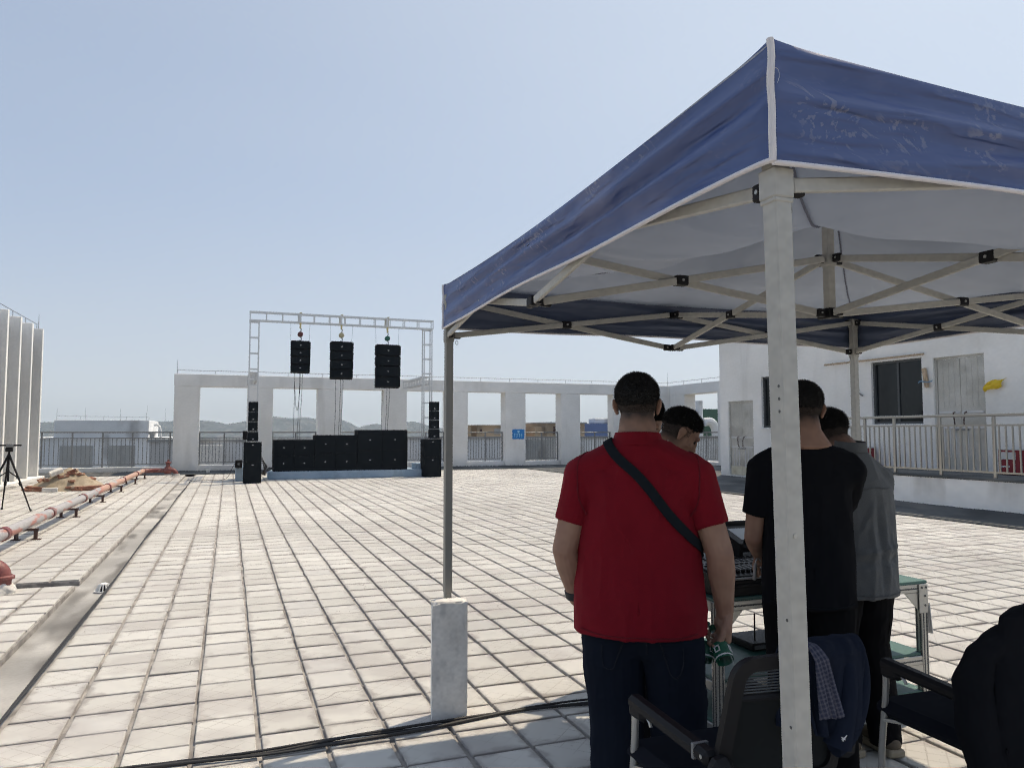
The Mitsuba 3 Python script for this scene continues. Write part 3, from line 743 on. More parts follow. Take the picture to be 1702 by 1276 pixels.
rows = ['top', 'second', 'third', 'bottom']
for name, x0, x1, zt, zb, colour in (('left', 1.80, 2.43, 4.40, 3.43, 'red'), ('middle', 3.06, 3.81, 4.43, 3.26, 'yellow'), ('right', 4.56, 5.39, 4.39, 3.0, 'green')):
    h = (zt - zb) / 4
    cx = (x0 + x1) / 2
    lean = [2, 0, -2, -5]
    for i in range(4):
        z1 = zt - i * h
        cabinet('hanging_speaker', f'black line array cabinet, {rows[i]} of the {name} hanging column', 'loudspeaker', 'cabinets hanging from the gantry', x0 + 0.004 * i, x1 - 0.004 * i, 25.05 + [0, 0, 0.005, 0.03][i],
                z1 - h + (0.020 if i < 2 else 0.006), z1 - 0.006, 0.42, lean=lean[i], side=-4)
    f = thing('rigging_frame', f'black flying frame on top of the {name} hanging loudspeaker column', 'frame')
    add('bumper', join([box(x0 + 0.03, x1 - 0.03, 25.1, 25.14, zt, zt + 0.035), box(x0 + 0.03, x1 - 0.03, 25.4, 25.44, zt, zt + 0.035), box(cx - 0.02, cx + 0.02, 25.14, 25.4, zt + 0.005, zt + 0.03)]), 'm_black', f)
    hs = thing('chain_hoist', f'{colour} chain hoist above the {name} hanging loudspeaker column', 'hoist')
    body = trimesh.creation.cylinder(0.085, 0.11, sections=20); body.apply_transform(trimesh.transformations.rotation_matrix(math.pi / 2, (1, 0, 0))); body.apply_translation((cx, 25.27, zt + 0.26))
    hub = trimesh.creation.cylinder(0.05, 0.18, sections=14); hub.apply_transform(trimesh.transformations.rotation_matrix(math.pi / 2, (1, 0, 0))); hub.apply_translation((cx, 25.27, zt + 0.26))
    add('housing', join([body, hub]), 'm_hoist' + colour, hs)
    add('hook', tube(spline([(cx, 25.27, zt + 0.17), (cx + 0.035, 25.27, zt + 0.10), (cx, 25.27, zt + 0.045), (cx - 0.03, 25.27, zt + 0.075)], 14), 0.016, 7), 'm_steelgrey', hs)
    add('top_hook', tube(spline([(cx, 25.27, zt + 0.36), (cx + 0.03, 25.27, zt + 0.42), (cx, 25.27, zt + 0.47)], 10), 0.016, 7), 'm_steelgrey', hs)
    add('sling', join([bar((cx - 0.015, 25.2, 5.36), (cx, 25.26, zt + 0.46), 0.05, 0.012, up=(0, 1, 0)), bar((cx + 0.015, 25.4, 5.36), (cx, 25.28, zt + 0.46), 0.05, 0.012, up=(0, 1, 0)), box(cx - 0.035, cx + 0.035, 25.12, 25.48, 5.35, 5.362)]), 'm_strapyellow', hs)
    c = thing('hanging_cables', f'thin black cables dropping behind the {name} hanging loudspeaker column', 'cable')
    zl = 1.3 if name == 'left' else 1.45
    offs = (-0.15, 0.0, 0.08) if name != 'right' else (-0.14, 0.02, 0.10)
    for j, o in enumerate(offs):
        add('cable', tube(spline([(cx + o, 25.42, zb + 0.3), (cx + o + 0.01, 25.43, (zb + zl) / 2 + 0.3), (cx + o - 0.02 * j, 25.45, zl), (cx + o, 25.5, 0.5)], 16), 0.0075, 5), 'm_rubber', c)
    if name == 'left':
        add('loop', tube(spline([(cx - 0.02, 25.4, zb + 0.2), (cx + 0.02, 25.4, zb - 0.7), (cx - 0.05, 25.4, zb - 1.25), (cx - 0.12, 25.4, zb - 0.7), (cx - 0.13, 25.4, zb + 0.2)], 30), 0.0075, 5), 'm_rubber', c)
    for s in (-1, 1):
        add('safety_wire', tube([(cx + s * (x1 - x0) * 0.46, 25.27, zt), (cx + s * (x1 - x0) * 0.48, 25.27, 5.05)], 0.004, 4), 'm_steelgrey', c)

cols = [(1.33, 1.955), (1.96, 2.585), (2.59, 3.255), (3.26, 3.93), (3.935, 4.755), (4.76, 5.58)]
tops = [1.235, 1.235, 1.385, 1.385, 1.555, 1.555]
lab = ['first', 'second', 'third', 'fourth', 'fifth', 'sixth']
for i, ((x0, x1), zt) in enumerate(zip(cols, tops)):
    h = (zt - 0.25) / 2
    for j, (nm, z0) in enumerate((('lower', 0.248), ('upper', 0.25 + h))):
        y0 = 24.80 - 0.02 * (i // 2)
        cabinet('subwoofer', f'{nm} black subwoofer box in the {lab[i]} column from the left on the stage', 'loudspeaker', 'subwoofers lined up on the stage', x0 - 0.001, x1 + 0.001, y0, z0 + 0.001, z0 + h, 0.7)

for nm, x0, x1, y0, zs, sx0, sx1, zt in (('left', 0.42, 0.91, 23.15, 1.19, 0.535, 0.80, 2.37), ('right', 6.07, 6.64, 24.35, 1.25, 6.27, 6.58, 2.50)):
    cabinet('stacked_subwoofer', f'lower black subwoofer standing on the floor in the {nm} side stack', 'loudspeaker', 'side stack subwoofers', x0, x1, y0, 0.004, zs * 0.52, 0.6, 0.85)
    cabinet('stacked_subwoofer', f'upper black subwoofer of the {nm} side stack', 'loudspeaker', 'side stack subwoofers', x0, x1, y0, zs * 0.52 + 0.004, zs, 0.6, 0.85)
    h = (zt - zs - 0.02) / 4
    for i in range(4):
        z0 = zt - (i + 1) * h
        s = 0.02 * (i == 3)
        cabinet('column_speaker', f'small black loudspeaker, {rows[i]} of the {nm} side stack', 'loudspeaker', 'small side stack loudspeakers', sx0 - s, sx1 + s - 0.01, y0 + 0.06, z0 + 0.004, z0 + h - 0.006, 0.24, 0.22, side=(3 if nm == 'left' else -3))
    if nm == 'left':
        g = thing('amplifier_case', 'black flight case on the pale blue plinth left of the left stack', 'case')
        add('case', box(0.20, 0.40, 24.0, 24.5, 0.415, 0.64, 0.01), 'm_black', g)
        add('latch', box(0.27, 0.33, 23.988, 23.999, 0.50, 0.56), 'm_steelgrey', g)
        g = thing('clamp_light', 'small black box clamped on the gantry leg beside the left stack', 'box')
        add('case', box(0.40, 0.52, 24.1, 24.4, 1.25, 1.52, 0.01), 'm_black', g)
        add('arm', bar((0.52, 24.25, 1.35), (0.60, 25.15, 1.35), 0.03, 0.03), 'm_black', g)
        g = thing('speaker_cables', 'tangle of black speaker cables between the left stack and the platform', 'cable')
        for q in range(4):
            add('cable', tube(spline([(0.93, 23.5, 0.75 - 0.06 * q), (1.0 + 0.03 * q, 23.6, 0.45), (1.04 - 0.03 * q, 23.8, 0.2 + 0.02 * q), (1.1 + 0.02 * q, 24.3, 0.3), (1.34, 24.75, 0.32 + 0.01 * q)], 20), 0.014, 6), 'm_rubber', g)

# ---------------------------------------------------------------- red pipe, elbow, drain, cables
t = thing('fire_pipe', 'long rusty red and grey dusty pipe on low brackets along the left', 'pipe')
PXX, PZ, PR = -2.58, 0.225, 0.070
add('run', tube([(PXX, y, PZ) for y in np.linspace(4, 27.1, 30)], PR, 18), 'm_pipe', t, smooth=40)
for y in (6.1, 9.2, 12.15, 15.1, 18.05, 21.0, 24.0, 26.6):
    b = add('bracket', join([box(PXX - 0.135, PXX - 0.095, y - 0.03, y + 0.03, 0.012, PZ - PR - 0.03), box(PXX + 0.095, PXX + 0.135, y - 0.03, y + 0.03, 0.012, PZ - PR - 0.03), box(PXX - 0.15, PXX + 0.15, y - 0.03, y + 0.03, PZ - PR - 0.03, PZ - PR - 0.001)]), 'm_rust', t)
    add('foot', join([box(PXX - 0.18, PXX - 0.07, y - 0.05, y + 0.05, 0.0, 0.012), box(PXX + 0.07, PXX + 0.18, y - 0.05, y + 0.05, 0.0, 0.012)]), 'm_rust', b)
for y in (8.0, 11.0, 13.6, 16.4, 19.5, 22.2, 25.2):
    add('coupling', tube([(PXX, y - 0.07, PZ), (PXX, y - 0.065, PZ), (PXX, y + 0.065, PZ), (PXX, y + 0.07, PZ)], [PR, PR + 0.016, PR + 0.016, PR], 18), 'm_redpaint', t)
add('end_bend', tube(spline([(PXX, 27.05, PZ), (PXX + 0.02, 27.2, PZ), (PXX + 0.18, 27.32, PZ), (-2.2, 27.35, PZ), (-1.85, 27.35, PZ), (-1.66, 27.35, PZ - 0.02), (-1.60, 27.35, PZ - 0.12), (-1.60, 27.35, 0.0)], 40), PR, 16), 'm_redpaint', t, smooth=40)
add('valve', join([lathe([(0.001, 0), (0.11, 0), (0.11, 0.03), (0.06, 0.05), (0.06, 0.17), (0.1, 0.19), (0.1, 0.22), (0.03, 0.24), (0.03, 0.3), (0.001, 0.3)], 16, (-1.85, 27.35, PZ + 0.05)), tube([(-1.95, 27.35, PZ), (-1.75, 27.35, PZ)], 0.12, 16)]), 'm_redpaint', t)
add('mortar_collar', lathe([(0.20, 0), (0.13, 0.05), (0.10, 0.11), (0.001, 0.11)], 14, (-1.60, 27.35, 0)), 'm_gutter', t)


def lumpy(m, a, f, seed=0):
    v = np.array(m.vertices)
    n = np.array(m.vertex_normals)
    m.vertices = v + n * ((meshkit.fbm(v * f, 4, seed) - 0.5) * 2 * a)[:, None]
    return m


t = thing('pipe_elbow', 'red pipe elbow going down into a rough concrete lump at the left edge', 'pipe')
add('bend', tube(spline([(-2.9, 8.25, 0.265), (-2.25, 8.25, 0.265), (-2.06, 8.25, 0.25), (-1.955, 8.25, 0.19), (-1.94, 8.25, 0.10), (-1.94, 8.25, 0.0)], 40), 0.088, 20), 'm_redpaint', t, smooth=40)
add('flange', lathe([(0.088, 0), (0.112, 0.004), (0.112, 0.028), (0.09, 0.04)], 24, (-1.94, 8.25, 0.125)), 'm_redpaint', t)
add('valve_lever', tube(spline([(-2.05, 8.12, 0.19), (-1.98, 8.10, 0.17), (-1.93, 8.11, 0.12)], 10), 0.012, 6), 'm_white', t)
blob = trimesh.creation.icosphere(4, 0.13); blob.apply_scale((1.0, 1.0, 0.9)); blob.apply_translation((-1.94, 8.25, 0.0))
add('concrete_lump', lumpy(blob, 0.035, 14, 3), 'm_block', t)
t = thing('roof_drain', 'pale slotted dome drain cover in the channel', 'drain')
add('ring', lathe([(0.055, -0.058), (0.085, -0.058), (0.085, -0.048), (0.055, -0.048)], 24, (-1.10, 8.32, 0)), 'm_label', t)
add('cap', lathe([(0.001, 0.022), (0.026, 0.022), (0.036, 0.014), (0.036, 0.006), (0.001, 0.006)], 20, (-1.10, 8.32, 0)), 'm_white', t)
fin = mikit.ply(bar((0.038, 0, 0.012), (0.070, 0, -0.054), 0.008, 0.016), 'm_white')
add('dark_core', lathe([(0.001, 0.004), (0.030, 0.004), (0.056, -0.055), (0.001, -0.055)], 18, (-1.10, 8.32, 0)), 'm_black', t)
for i in range(12):
    add('slat', fin, None, t, at=T().translate([-1.10, 8.32, 0]).rotate([0, 0, 1], 30 * i))
g = thing('channel_cable', 'black cable running along the drainage channel to the left loudspeaker stack', 'cable')
for q in range(2):
    q_r = (0.0075, 0.006)[q]
    pts = [(-1.02 + 0.02 * q, -2, 0.012), (-1.02 + 0.025 * q, 3.0, 0.014)] + [(-1.045 + 0.010 * math.sin(y * 0.9 + q) + 0.016 * q, y, 0.014 + 0.012 * q) for y in np.arange(4.2, 24.2, 0.9)] + [(-0.95, 24.7, 0.015), (-0.55, 24.85, 0.02), (-0.1, 25.0, 0.03), (0.05, 24.7, 0.2), (0.22, 24.35, 0.55)]
    add('strand', tube(spline(pts, 240), q_r, 6), 'm_rubber', g, smooth=60)
single('paper_cup', lathe([(0.001, 0), (0.05, 0), (0.075, 0.14), (0.07, 0.14), (0.047, 0.01), (0.001, 0.01)], 18, (-0.66, 29.05, 0.04)), 'm_white', 'white paper cup standing at the foot of the colonnade', 'cup')

# sand heap with bricks
SX, SY = -3.9, 22.4


def heap_z(x, y):
    r = np.hypot((x - SX - 0.05) / 0.95, (y - SY) / 0.74)
    q = np.stack([x * 2.2, y * 2.2, x * 0], -1)
    return np.maximum(0.0, 0.60 * np.clip(1 - r, 0, 1) ** 0.85 * (0.78 + 0.34 * meshkit.fbm(q, 3)) + 0.03 * (meshkit.fbm(q * 6, 2) - 0.5) * (r < 1)) - 0.01 * (r >= 1)


def heap(u, v):
    x, y = SX - 1.05 + 2.1 * u, SY - 0.85 + 1.7 * v
    return np.stack([x, y, heap_z(x, y)], 1)


single('sand_heap', grid(70, 60, heap), 'm_sand', 'heap of yellow sand among old bricks at the left', 'heap', smooth=True)
bk = mikit.ply(box(-0.12, 0.12, -0.057, 0.057, -0.026, 0.026, 0.005), 'm_brick')
for i in range(38):
    if i < 26:
        u_ = (i % 13) / 12.0
        a = math.radians(180 + 55 * u_) if i % 2 == 0 else math.radians(282 + 80 * u_)
        a += rng.uniform(-.05, .05)
        lay = i // 13
        x, y = SX + 0.05 + (0.93 - 0.07 * lay) * math.cos(a), SY + (0.73 - 0.06 * lay) * math.sin(a)
        z = 0.030 + 0.055 * lay + rng.uniform(0, .006)
        M = T().translate([x, y, z]).rotate([0, 0, 1], math.degrees(a) + 90 + rng.uniform(-30, 30)).rotate([1, 0, 0], rng.uniform(-7, 7))
    else:
        a, r = rng.uniform(math.pi * 1.0, math.pi * 2.05), rng.uniform(0.30, 0.80)
        x, y = SX + 0.78 * r * math.cos(a), SY + 0.62 * r * math.sin(a)
        z = float(heap_z(np.array([x]), np.array([y]))[0]) + 0.002
        M = T().translate([x, y, z]).rotate([0, 0, 1], rng.uniform(0, 180)).rotate([1, 0, 0], rng.uniform(-30, 30)).rotate([0, 1, 0], rng.uniform(-30, 30))
    single('brick', bk, None, 'reddish brick lying on or around the sand heap', 'brick', 'bricks around the sand heap', at=M)
single('white_block', box(-0.15, 0.15, -0.1, 0.1, -0.05, 0.05, 0.008), 'm_block', 'whitish block tilted on top of the sand heap', 'block', at=T().translate([-4.08, 22.05, 0.47]).rotate([0, 0, 1], 18).rotate([0, 1, 0], -24).rotate([1, 0, 0], 14))
single('white_block', box(-0.17, 0.17, -0.06, 0.06, 0, 0.10, 0.008), 'm_block', 'grey white block on the floor in front of the sand heap', 'block', at=T().translate([-4.12, 21.62, 0.004]).rotate([0, 0, 1], 8))

# tripod
t = thing('camera_tripod', 'black tripod with a small flat head standing by the white fins', 'tripod')
tc = np.array([-3.90, 16.80])
for e in ((-3.46, 16.56), (-4.05, 17.10), (-4.30, 16.62)):
    e = np.array(e)
    L = add('leg', tube([(*tc, 1.06), (*(tc + (e - tc) * 0.55), 0.50), (*e, 0.0)], [0.021, 0.016, 0.011], 8), 'm_black', t)
    add('leg_lock', tube([(*(tc + (e - tc) * 0.5), 0.53), (*(tc + (e - tc) * 0.56), 0.47)], 0.026, 8), 'm_black', L)
    m = tc + (e - tc) * 0.42
    add('spreader', bar((*tc, 0.74), (*m, 0.62), 0.012, 0.02), 'm_black', t)
    add('foot', lathe([(0.001, 0), (0.022, 0), (0.018, 0.035), (0.001, 0.035)], 8, (*e, 0.001)), 'm_rubber', L)
add('centre_column', tube([(*tc, 0.55), (*tc, 1.16)], 0.017, 8), 'm_black', t)
add('head', join([box(tc[0] - 0.06, tc[0] + 0.06, tc[1] - 0.04, tc[1] + 0.04, 1.11, 1.19, 0.012), box(tc[0] - 0.20, tc[0] + 0.20, tc[1] - 0.02, tc[1] + 0.02, 1.215, 1.245, 0.006)]), 'm_black', t)
add('plate', box(tc[0] - 0.05, tc[0] + 0.07, tc[1] - 0.05, tc[1] + 0.05, 1.19, 1.26, 0.01), 'm_steelgrey', t)

# ---------------------------------------------------------------- pop-up tent
t = thing('canopy_tent', 'blue pop-up tent with grey underside and beige folding frame', 'tent')
LEG = np.array([(1.021, 1.204, 2.00), (1.12, 3.965, 2.035), (3.98, 3.96, 2.05), (3.90, 1.20, 2.01)])      # x, y, height of the sliding bracket
cen = LEG[:, :2].mean(0)
OUT = np.array([p + 0.040 * np.sign(p - cen) for p in LEG[:, :2]]) + np.array([(0.0, 0), (0.022, 0), (0, 0), (0, 0)])
ZB = np.array([2.008, 2.05, 2.055, 2.01])
ZT = np.array([2.245, 2.29, 2.295, 2.245])
PEAK = 2.55


def bil(q, u, v):
    """Corner values A, B, C, D at (0,0), (0,1), (1,1), (1,0)."""
    q = np.asarray(q, float)
    w = [(1 - u) * (1 - v), (1 - u) * v, u * v, u * (1 - v)]
    return sum(np.multiply.outer(wi, qi) if np.ndim(qi) else wi * qi for wi, qi in zip(w, q))


def roof(u, v):
    P = bil(OUT, u, v)
    s = np.maximum(np.abs(2 * u - 1), np.abs(2 * v - 1))
    edge = bil(ZT, u, v)
    hip = np.abs(np.abs(2 * u - 1) - np.abs(2 * v - 1))
    sag = 0.10 + 0.26 * (1 - v) ** 1.3 * (1 - 0.25 * u) - 0.05 * np.exp(-(hip / 0.12) ** 2) * v
    q = np.stack([u * 6, v * 6, u * 0], 1)
    wr = (0.030 * (meshkit.fbm(q, 4, 3) - 0.5) + 0.030 * (meshkit.fbm(np.stack([u * 5 + v * 9, v * 16 - u * 4, u * 0], 1), 3, 9) - 0.5)) * (0.5 + v) + 0.010 * np.sin(22 * (u - v) + 5 * meshkit.noise(q)) * s * (1 - s) * 3
    z = edge + (PEAK - edge) * (1 - s) - sag * 4 * s * (1 - s) + wr * np.minimum(1, 6 * (1 - s)) - 0.030 * s * np.sin(np.pi * np.where(np.abs(2 * u - 1) > np.abs(2 * v - 1), v, u))
    return np.column_stack([P, z])


add('roof', grid(110, 110, roof), 'm_roofcloth', t, True)


def valance(i, j, seed):
    a, b = OUT[i], OUT[j]
    d = b - a; L = np.linalg.norm(d); d = d / L
    n = np.array([d[1], -d[0]]); n = n * np.sign(n @ ((a + b) / 2 - cen))

    def fn(u, v):
        zt = ZT[i] + (ZT[j] - ZT[i]) * u - 0.030 * np.sin(np.pi * u) + 0.010 * np.exp(-np.minimum(u, 1 - u) * 40)
        zb = ZB[i] + (ZB[j] - ZB[i]) * u + 0.012 * np.sin(np.pi * u) + 0.004 * np.sin(np.pi * u * 4 + seed)
        z = zb + (zt - zb) * v
        e = np.sin(np.pi * np.clip(u, 0, 1)) ** 0.35
        q = np.stack([u * 3.2 * L / 3, v * 2.2 + 0.6 * u, u * 0 + seed], 1)
        fold = 0.036 * (meshkit.fbm(q * np.array([1, 2.2, 1]), 4, seed) - 0.5)
        fold += 0.017 * np.sin(2 * np.pi * (2.3 * v + 0.9 * u + 0.5 * meshkit.noise(q)) + seed) * np.exp(-1.1 * u)
        fold += 0.015 * np.sin(2 * np.pi * (2.8 * v - 1.3 * (1 - u) + 0.6 * meshkit.noise(q + 5)) + seed) * np.exp(-1.1 * (1 - u))
        off = fold * e * np.sin(np.pi * (0.08 + 0.84 * v)) + 0.012 * (1 - v) * e
        p = a + d * (u * L)[:, None] + n * off[:, None]
        return np.column_stack([p, z])
    return fn


bottoms = []
for (i, j, seed, lab) in ((0, 1, 1, None), (1, 2, 2, None), (2, 3, 3, None), (3, 0, 4, None)):
    fn = valance(i, j, seed)
    m = grid(170, 30, fn)
    add('valance', shell(m, -0.0015), 'm_valance', t, True)
    u = np.linspace(0, 1, 90)
    add('hem_piping', tube(fn(u, u * 0) + np.array([0, 0, -0.001]), 0.0055, 6), 'm_piping', t, 60)
for i in range(4):
    zz = np.linspace(ZB[i] - 0.002, ZT[i] + 0.006, 14)
    o = OUT[i] + 0.003 * np.sign(OUT[i] - cen)
    add('corner_piping', tube(np.column_stack([np.full(14, o[0]) + 0.0015 * np.sin(zz * 60), np.full(14, o[1]) + 0.0015 * np.cos(zz * 47), zz]), 0.0075, 6), 'm_piping', t, 60)
s = np.linspace(0.02, 0.5, 60)
for (uu, vv) in ((s, s), (s, 1 - s), (1 - s, 1 - s), (1 - s, s)):
    p = roof(uu, vv); p[:, 2] -= 0.004
    add('roof_seam', tube(p, 0.0035, 5), 'm_seam', t, 60)
single('loose_thread', tube(spline([(OUT[0][0] + 0.004, OUT[0][1] - 0.002, 2.195), (OUT[0][0] + 0.013, OUT[0][1] - 0.006, 2.188), (OUT[0][0] + 0.015, OUT[0][1] - 0.005, 2.175), (OUT[0][0] + 0.010, OUT[0][1] - 0.005, 2.163)], 14), 0.0004, 4), 'm_piping', 'pale loose thread curling off the tent corner seam', 'thread')

def lean(m, p):
    v = np.array(m.vertices)
    v[:, :2] += np.array([0.0125, -0.0048]) * (p[2] - v[:, 2:])
    m.vertices = v
    return m


for i, p in enumerate(LEG):
    ln = (lambda m, p=p: lean(m, p)) if i == 0 else (lambda m: m)
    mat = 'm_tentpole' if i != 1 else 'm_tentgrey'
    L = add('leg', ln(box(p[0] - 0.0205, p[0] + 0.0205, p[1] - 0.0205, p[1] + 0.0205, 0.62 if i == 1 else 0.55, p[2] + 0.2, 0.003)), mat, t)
    add('inner_leg', ln(box(p[0] - 0.0175, p[0] + 0.0175, p[1] - 0.0175, p[1] + 0.0175, 0.012, 0.62 if i == 1 else 0.55, 0.002)), mat, L)
    add('foot_plate', ln(box(p[0] - 0.05, p[0] + 0.05, p[1] - 0.05, p[1] + 0.05, 0.003, 0.012, 0.002)), mat, L)
    add('sliding_bracket', join([box(p[0] - 0.0248, p[0] + 0.0248, p[1] - 0.0248, p[1] + 0.0248, p[2] - 0.055, p[2] + 0.006, 0.003), box(p[0] - 0.0234, p[0] + 0.0234, p[1] - 0.0234, p[1] + 0.0234, p[2] - 0.064, p[2] - 0.055, 0.002)]), mat, L)
    add('top_bracket', box(p[0] - 0.024, p[0] + 0.024, p[1] - 0.024, p[1] + 0.024, p[2] + 0.145, p[2] + 0.2, 0.003), mat, L)
    if i == 0:
        for hz in (1.52, 1.545, 1.57, 1.12, 0.92):
            add('adjust_hole', ln(tube([(p[0] - 0.0206, p[1] - 0.010, hz), (p[0] - 0.0211, p[1] - 0.010, hz)], 0.0032, 10)), 'm_frame', L)
        add('push_button', ln(tube([(p[0] - 0.004, p[1] - 0.0204, 1.28), (p[0] - 0.004, p[1] - 0.0225, 1.28)], 0.0045, 12)), 'm_alu', L)
    s0 = np.sign(cen - p[:2])
    ring = trimesh.creation.torus(0.011, 0.0016, major_sections=18, minor_sections=5); ring.apply_transform(trimesh.transformations.rotation_matrix(math.pi / 2, (1, 0.6, 0)))
    ring.apply_translation((p[0] + s0[0] * 0.042, p[1] + s0[1] * 0.01, p[2] - 0.065))
    add('pull_ring', ring, 'm_steelgrey', L)


def strut(a, b, off=0.0):
    a, b = np.array(a, float), np.array(b, float)
    d, s, u = frame(b - a)
    add('strut', bar(a + s * off, b + s * off, 0.015, 0.030, 0.003), 'm_tentpole', t)


def joint(p, d, w=0.056):
    p = np.array(p, float); d = np.array([*d, 0.0]) / np.linalg.norm(d)
    k = add('pivot', bar(p - d * w / 2, p + d * w / 2, 0.042, 0.040, 0.004), 'm_black', t)
    sdir = np.array([-d[1], d[0], 0])
    add('rivet', tube([p - sdir * 0.024, p + sdir * 0.024], 0.006, 8), 'm_alu', k)


def end_clip(p, d):
    p = np.array(p, float); d = np.array([*d, 0.0]) / np.linalg.norm(d)
    k = add('end_clip', bar(p - d * 0.004, p + d * 0.036, 0.022, 0.036, 0.004), 'm_black', t)
    sdir = np.array([-d[1], d[0], 0])
    add('rivet', tube([p + d * 0.018 - sdir * 0.0135, p + d * 0.018 + sdir * 0.0135], 0.005, 8), 'm_alu', k)


def scissor(a, b, za, zb, sa, sb):
    """Two crossing struts between verticals a and b: za, zb = (low, high) at each end; sa, sb = stand-off from the vertical."""
    a, b = np.array(a, float), np.array(b, float)
    d = (b - a) / np.linalg.norm(b - a)
    a2, b2 = a + d * sa, b - d * sb
    strut((*a2, za[0]), (*b2, zb[1]), 0.009)
    strut((*a2, za[1]), (*b2, zb[0]), -0.009)
    # crossing point
    da, db = za[1] - za[0], zb[1] - zb[0]
    f = da / (da + db)
    m = a2 + (b2 - a2) * f
    joint((*m, za[0] + (zb[1] - za[0]) * f), d)
    for q, z in ((a2, za), (b2, zb)):
        e = d if q is a2 else -d
        end_clip((*q, z[0]), e); end_clip((*q, z[1]), e)


HUBZ = (2.005, 2.245)
mids = []
for i in range(4):
    j = (i + 1) % 4
    a, b = LEG[i], LEG[j]
    m = (a[:2] + b[:2]) / 2
    zl = (a[2] + b[2]) / 2 - 0.045
    if i == 0: m = m + np.array([0.0, 0.02])
    mz = (zl, zl + 0.20)
    mids.append((m, mz))
    scissor(a[:2], m, (a[2] - 0.025, a[2] + 0.17), mz, 0.03, 0.03)
    scissor(m, b[:2], mz, (b[2] - 0.025, b[2] + 0.17), 0.03, 0.03)
hub = cen + np.array([-0.02, 0.02])
for m, mz in mids:
    scissor(m, hub, mz, HUBZ, 0.03, 0.035)
    d = (hub - m) / np.linalg.norm(hub - m)
    for z in mz:
        add('corner_joint', join([box(m[0] - 0.024, m[0] + 0.024, m[1] - 0.024, m[1] + 0.024, z - 0.018, z + 0.018, 0.004)]), 'm_black', t)
cp = add('centre_pole', box(hub[0] - 0.019, hub[0] + 0.019, hub[1] - 0.019, hub[1] + 0.019, 1.985, PEAK - 0.01, 0.003), 'm_tentpole', t)
add('upper_hub', box(hub[0] - 0.0245, hub[0] + 0.0245, hub[1] - 0.0245, hub[1] + 0.0245, HUBZ[1] - 0.03, HUBZ[1] + 0.02, 0.003), 'm_tentpole', cp)
add('lower_hub', box(hub[0] - 0.0245, hub[0] + 0.0245, hub[1] - 0.0245, hub[1] + 0.0245, HUBZ[0] - 0.022, HUBZ[0] + 0.022, 0.003), 'm_black', cp)

# concrete block against the far left leg
blk = trimesh.creation.box((0.185, 0.105, 0.598))
blk = blk.subdivide().subdivide().subdivide().subdivide()
v = np.array(blk.vertices)
ed = np.sort(np.stack([0.0925 - np.abs(v[:, 0]), 0.0525 - np.abs(v[:, 1]), 0.299 - np.abs(v[:, 2])], 1), axis=1)
chip = np.clip(meshkit.fbm(v * 22, 3, 5) - 0.42, 0, 1) * (ed[:, 1] < 0.012)
v *= (1 - 0.22 * chip)[:, None]
v += (meshkit.noise(v * 60, 2)[:, None] - 0.5) * 0.0012
blk.vertices = v
blk.apply_transform(trimesh.transformations.rotation_matrix(-0.20, (0, 0, 1)))
blk.apply_translation((1.105, 3.877, 0.302))
k = single('concrete_block', blk, 'm_block', 'grey aerated concrete block standing on end against the far left tent leg', 'block', smooth=25)

# cables on the floor under the tent edge
g = thing('cable_bundle', 'bundle of black cables snaking across the tiles past the grey block', 'cable')
base = np.array([(-1.6, 3.42), (-0.95, 3.60), (-0.32, 3.76), (0.16, 3.72), (0.52, 3.735), (0.75, 3.74), (1.06, 3.77), (1.43, 3.81), (1.87, 3.77), (2.3, 3.70), (2.9, 3.75), (3.4, 3.85)])
cl = spline(np.column_stack([base, np.zeros(len(base))]), 260)
for q in range(4):
    ph = q * 1.6
    s_ = np.linspace(0, 22, 260)
    off = 0.006 * np.sin(s_ + ph) + 0.006 * (q - 1.5) + 0.014 * (meshkit.noise(np.stack([s_ * 0.5, s_ * 0 + q, s_ * 0], 1)) - 0.5) * (q % 2 + 0.4)
    zz = 0.010 + 0.008 * (1 + np.cos(s_ * 0.9 + ph)) * (q > 1) + 0.002
    tn = np.gradient(cl, axis=0); nn = np.stack([-tn[:, 1], tn[:, 0]], 1); nn /= np.linalg.norm(nn, axis=1, keepdims=True)
    pts = np.column_stack([cl[:, :2] + nn * off[:, None], zz])
    add('cable', tube(pts, (0.0085, 0.0065, 0.0075, 0.006)[q], 7), 'm_rubber', g, 60)

# ---------------------------------------------------------------- table, console, small things on it
t = thing('work_table', 'aluminium profile table with green tops and lower shelves under the tent', 'table')
TX0, TX1, TY0, TY1 = 2.20, 3.56, 3.08, 3.74
for x in (TX0, TX1 - 0.045):
    for y in (TY0, TY1 - 0.045):
        L = add('leg', box(x, x + 0.045, y, y + 0.045, 0.03, 0.663, 0.003), 'm_alu', t)
        slots = []
        for o in (-0.0105, 0.0105):
            cx_, cy_ = x + 0.0225 + o, y + 0.0225 + o
            slots += [box(cx_ - 0.004, cx_ + 0.004, y - 0.0012, y + 0.001, 0.032, 0.66), box(x - 0.0012, x + 0.001, cy_ - 0.004, cy_ + 0.004, 0.032, 0.66)]
        add('groove', join(slots), 'm_frame', L)
        add('foot', lathe([(0.001, 0), (0.028, 0), (0.024, 0.018), (0.012, 0.022), (0.012, 0.03), (0.001, 0.03)], 14, (x + 0.0225, y + 0.0225, 0.002)), 'm_black', L)
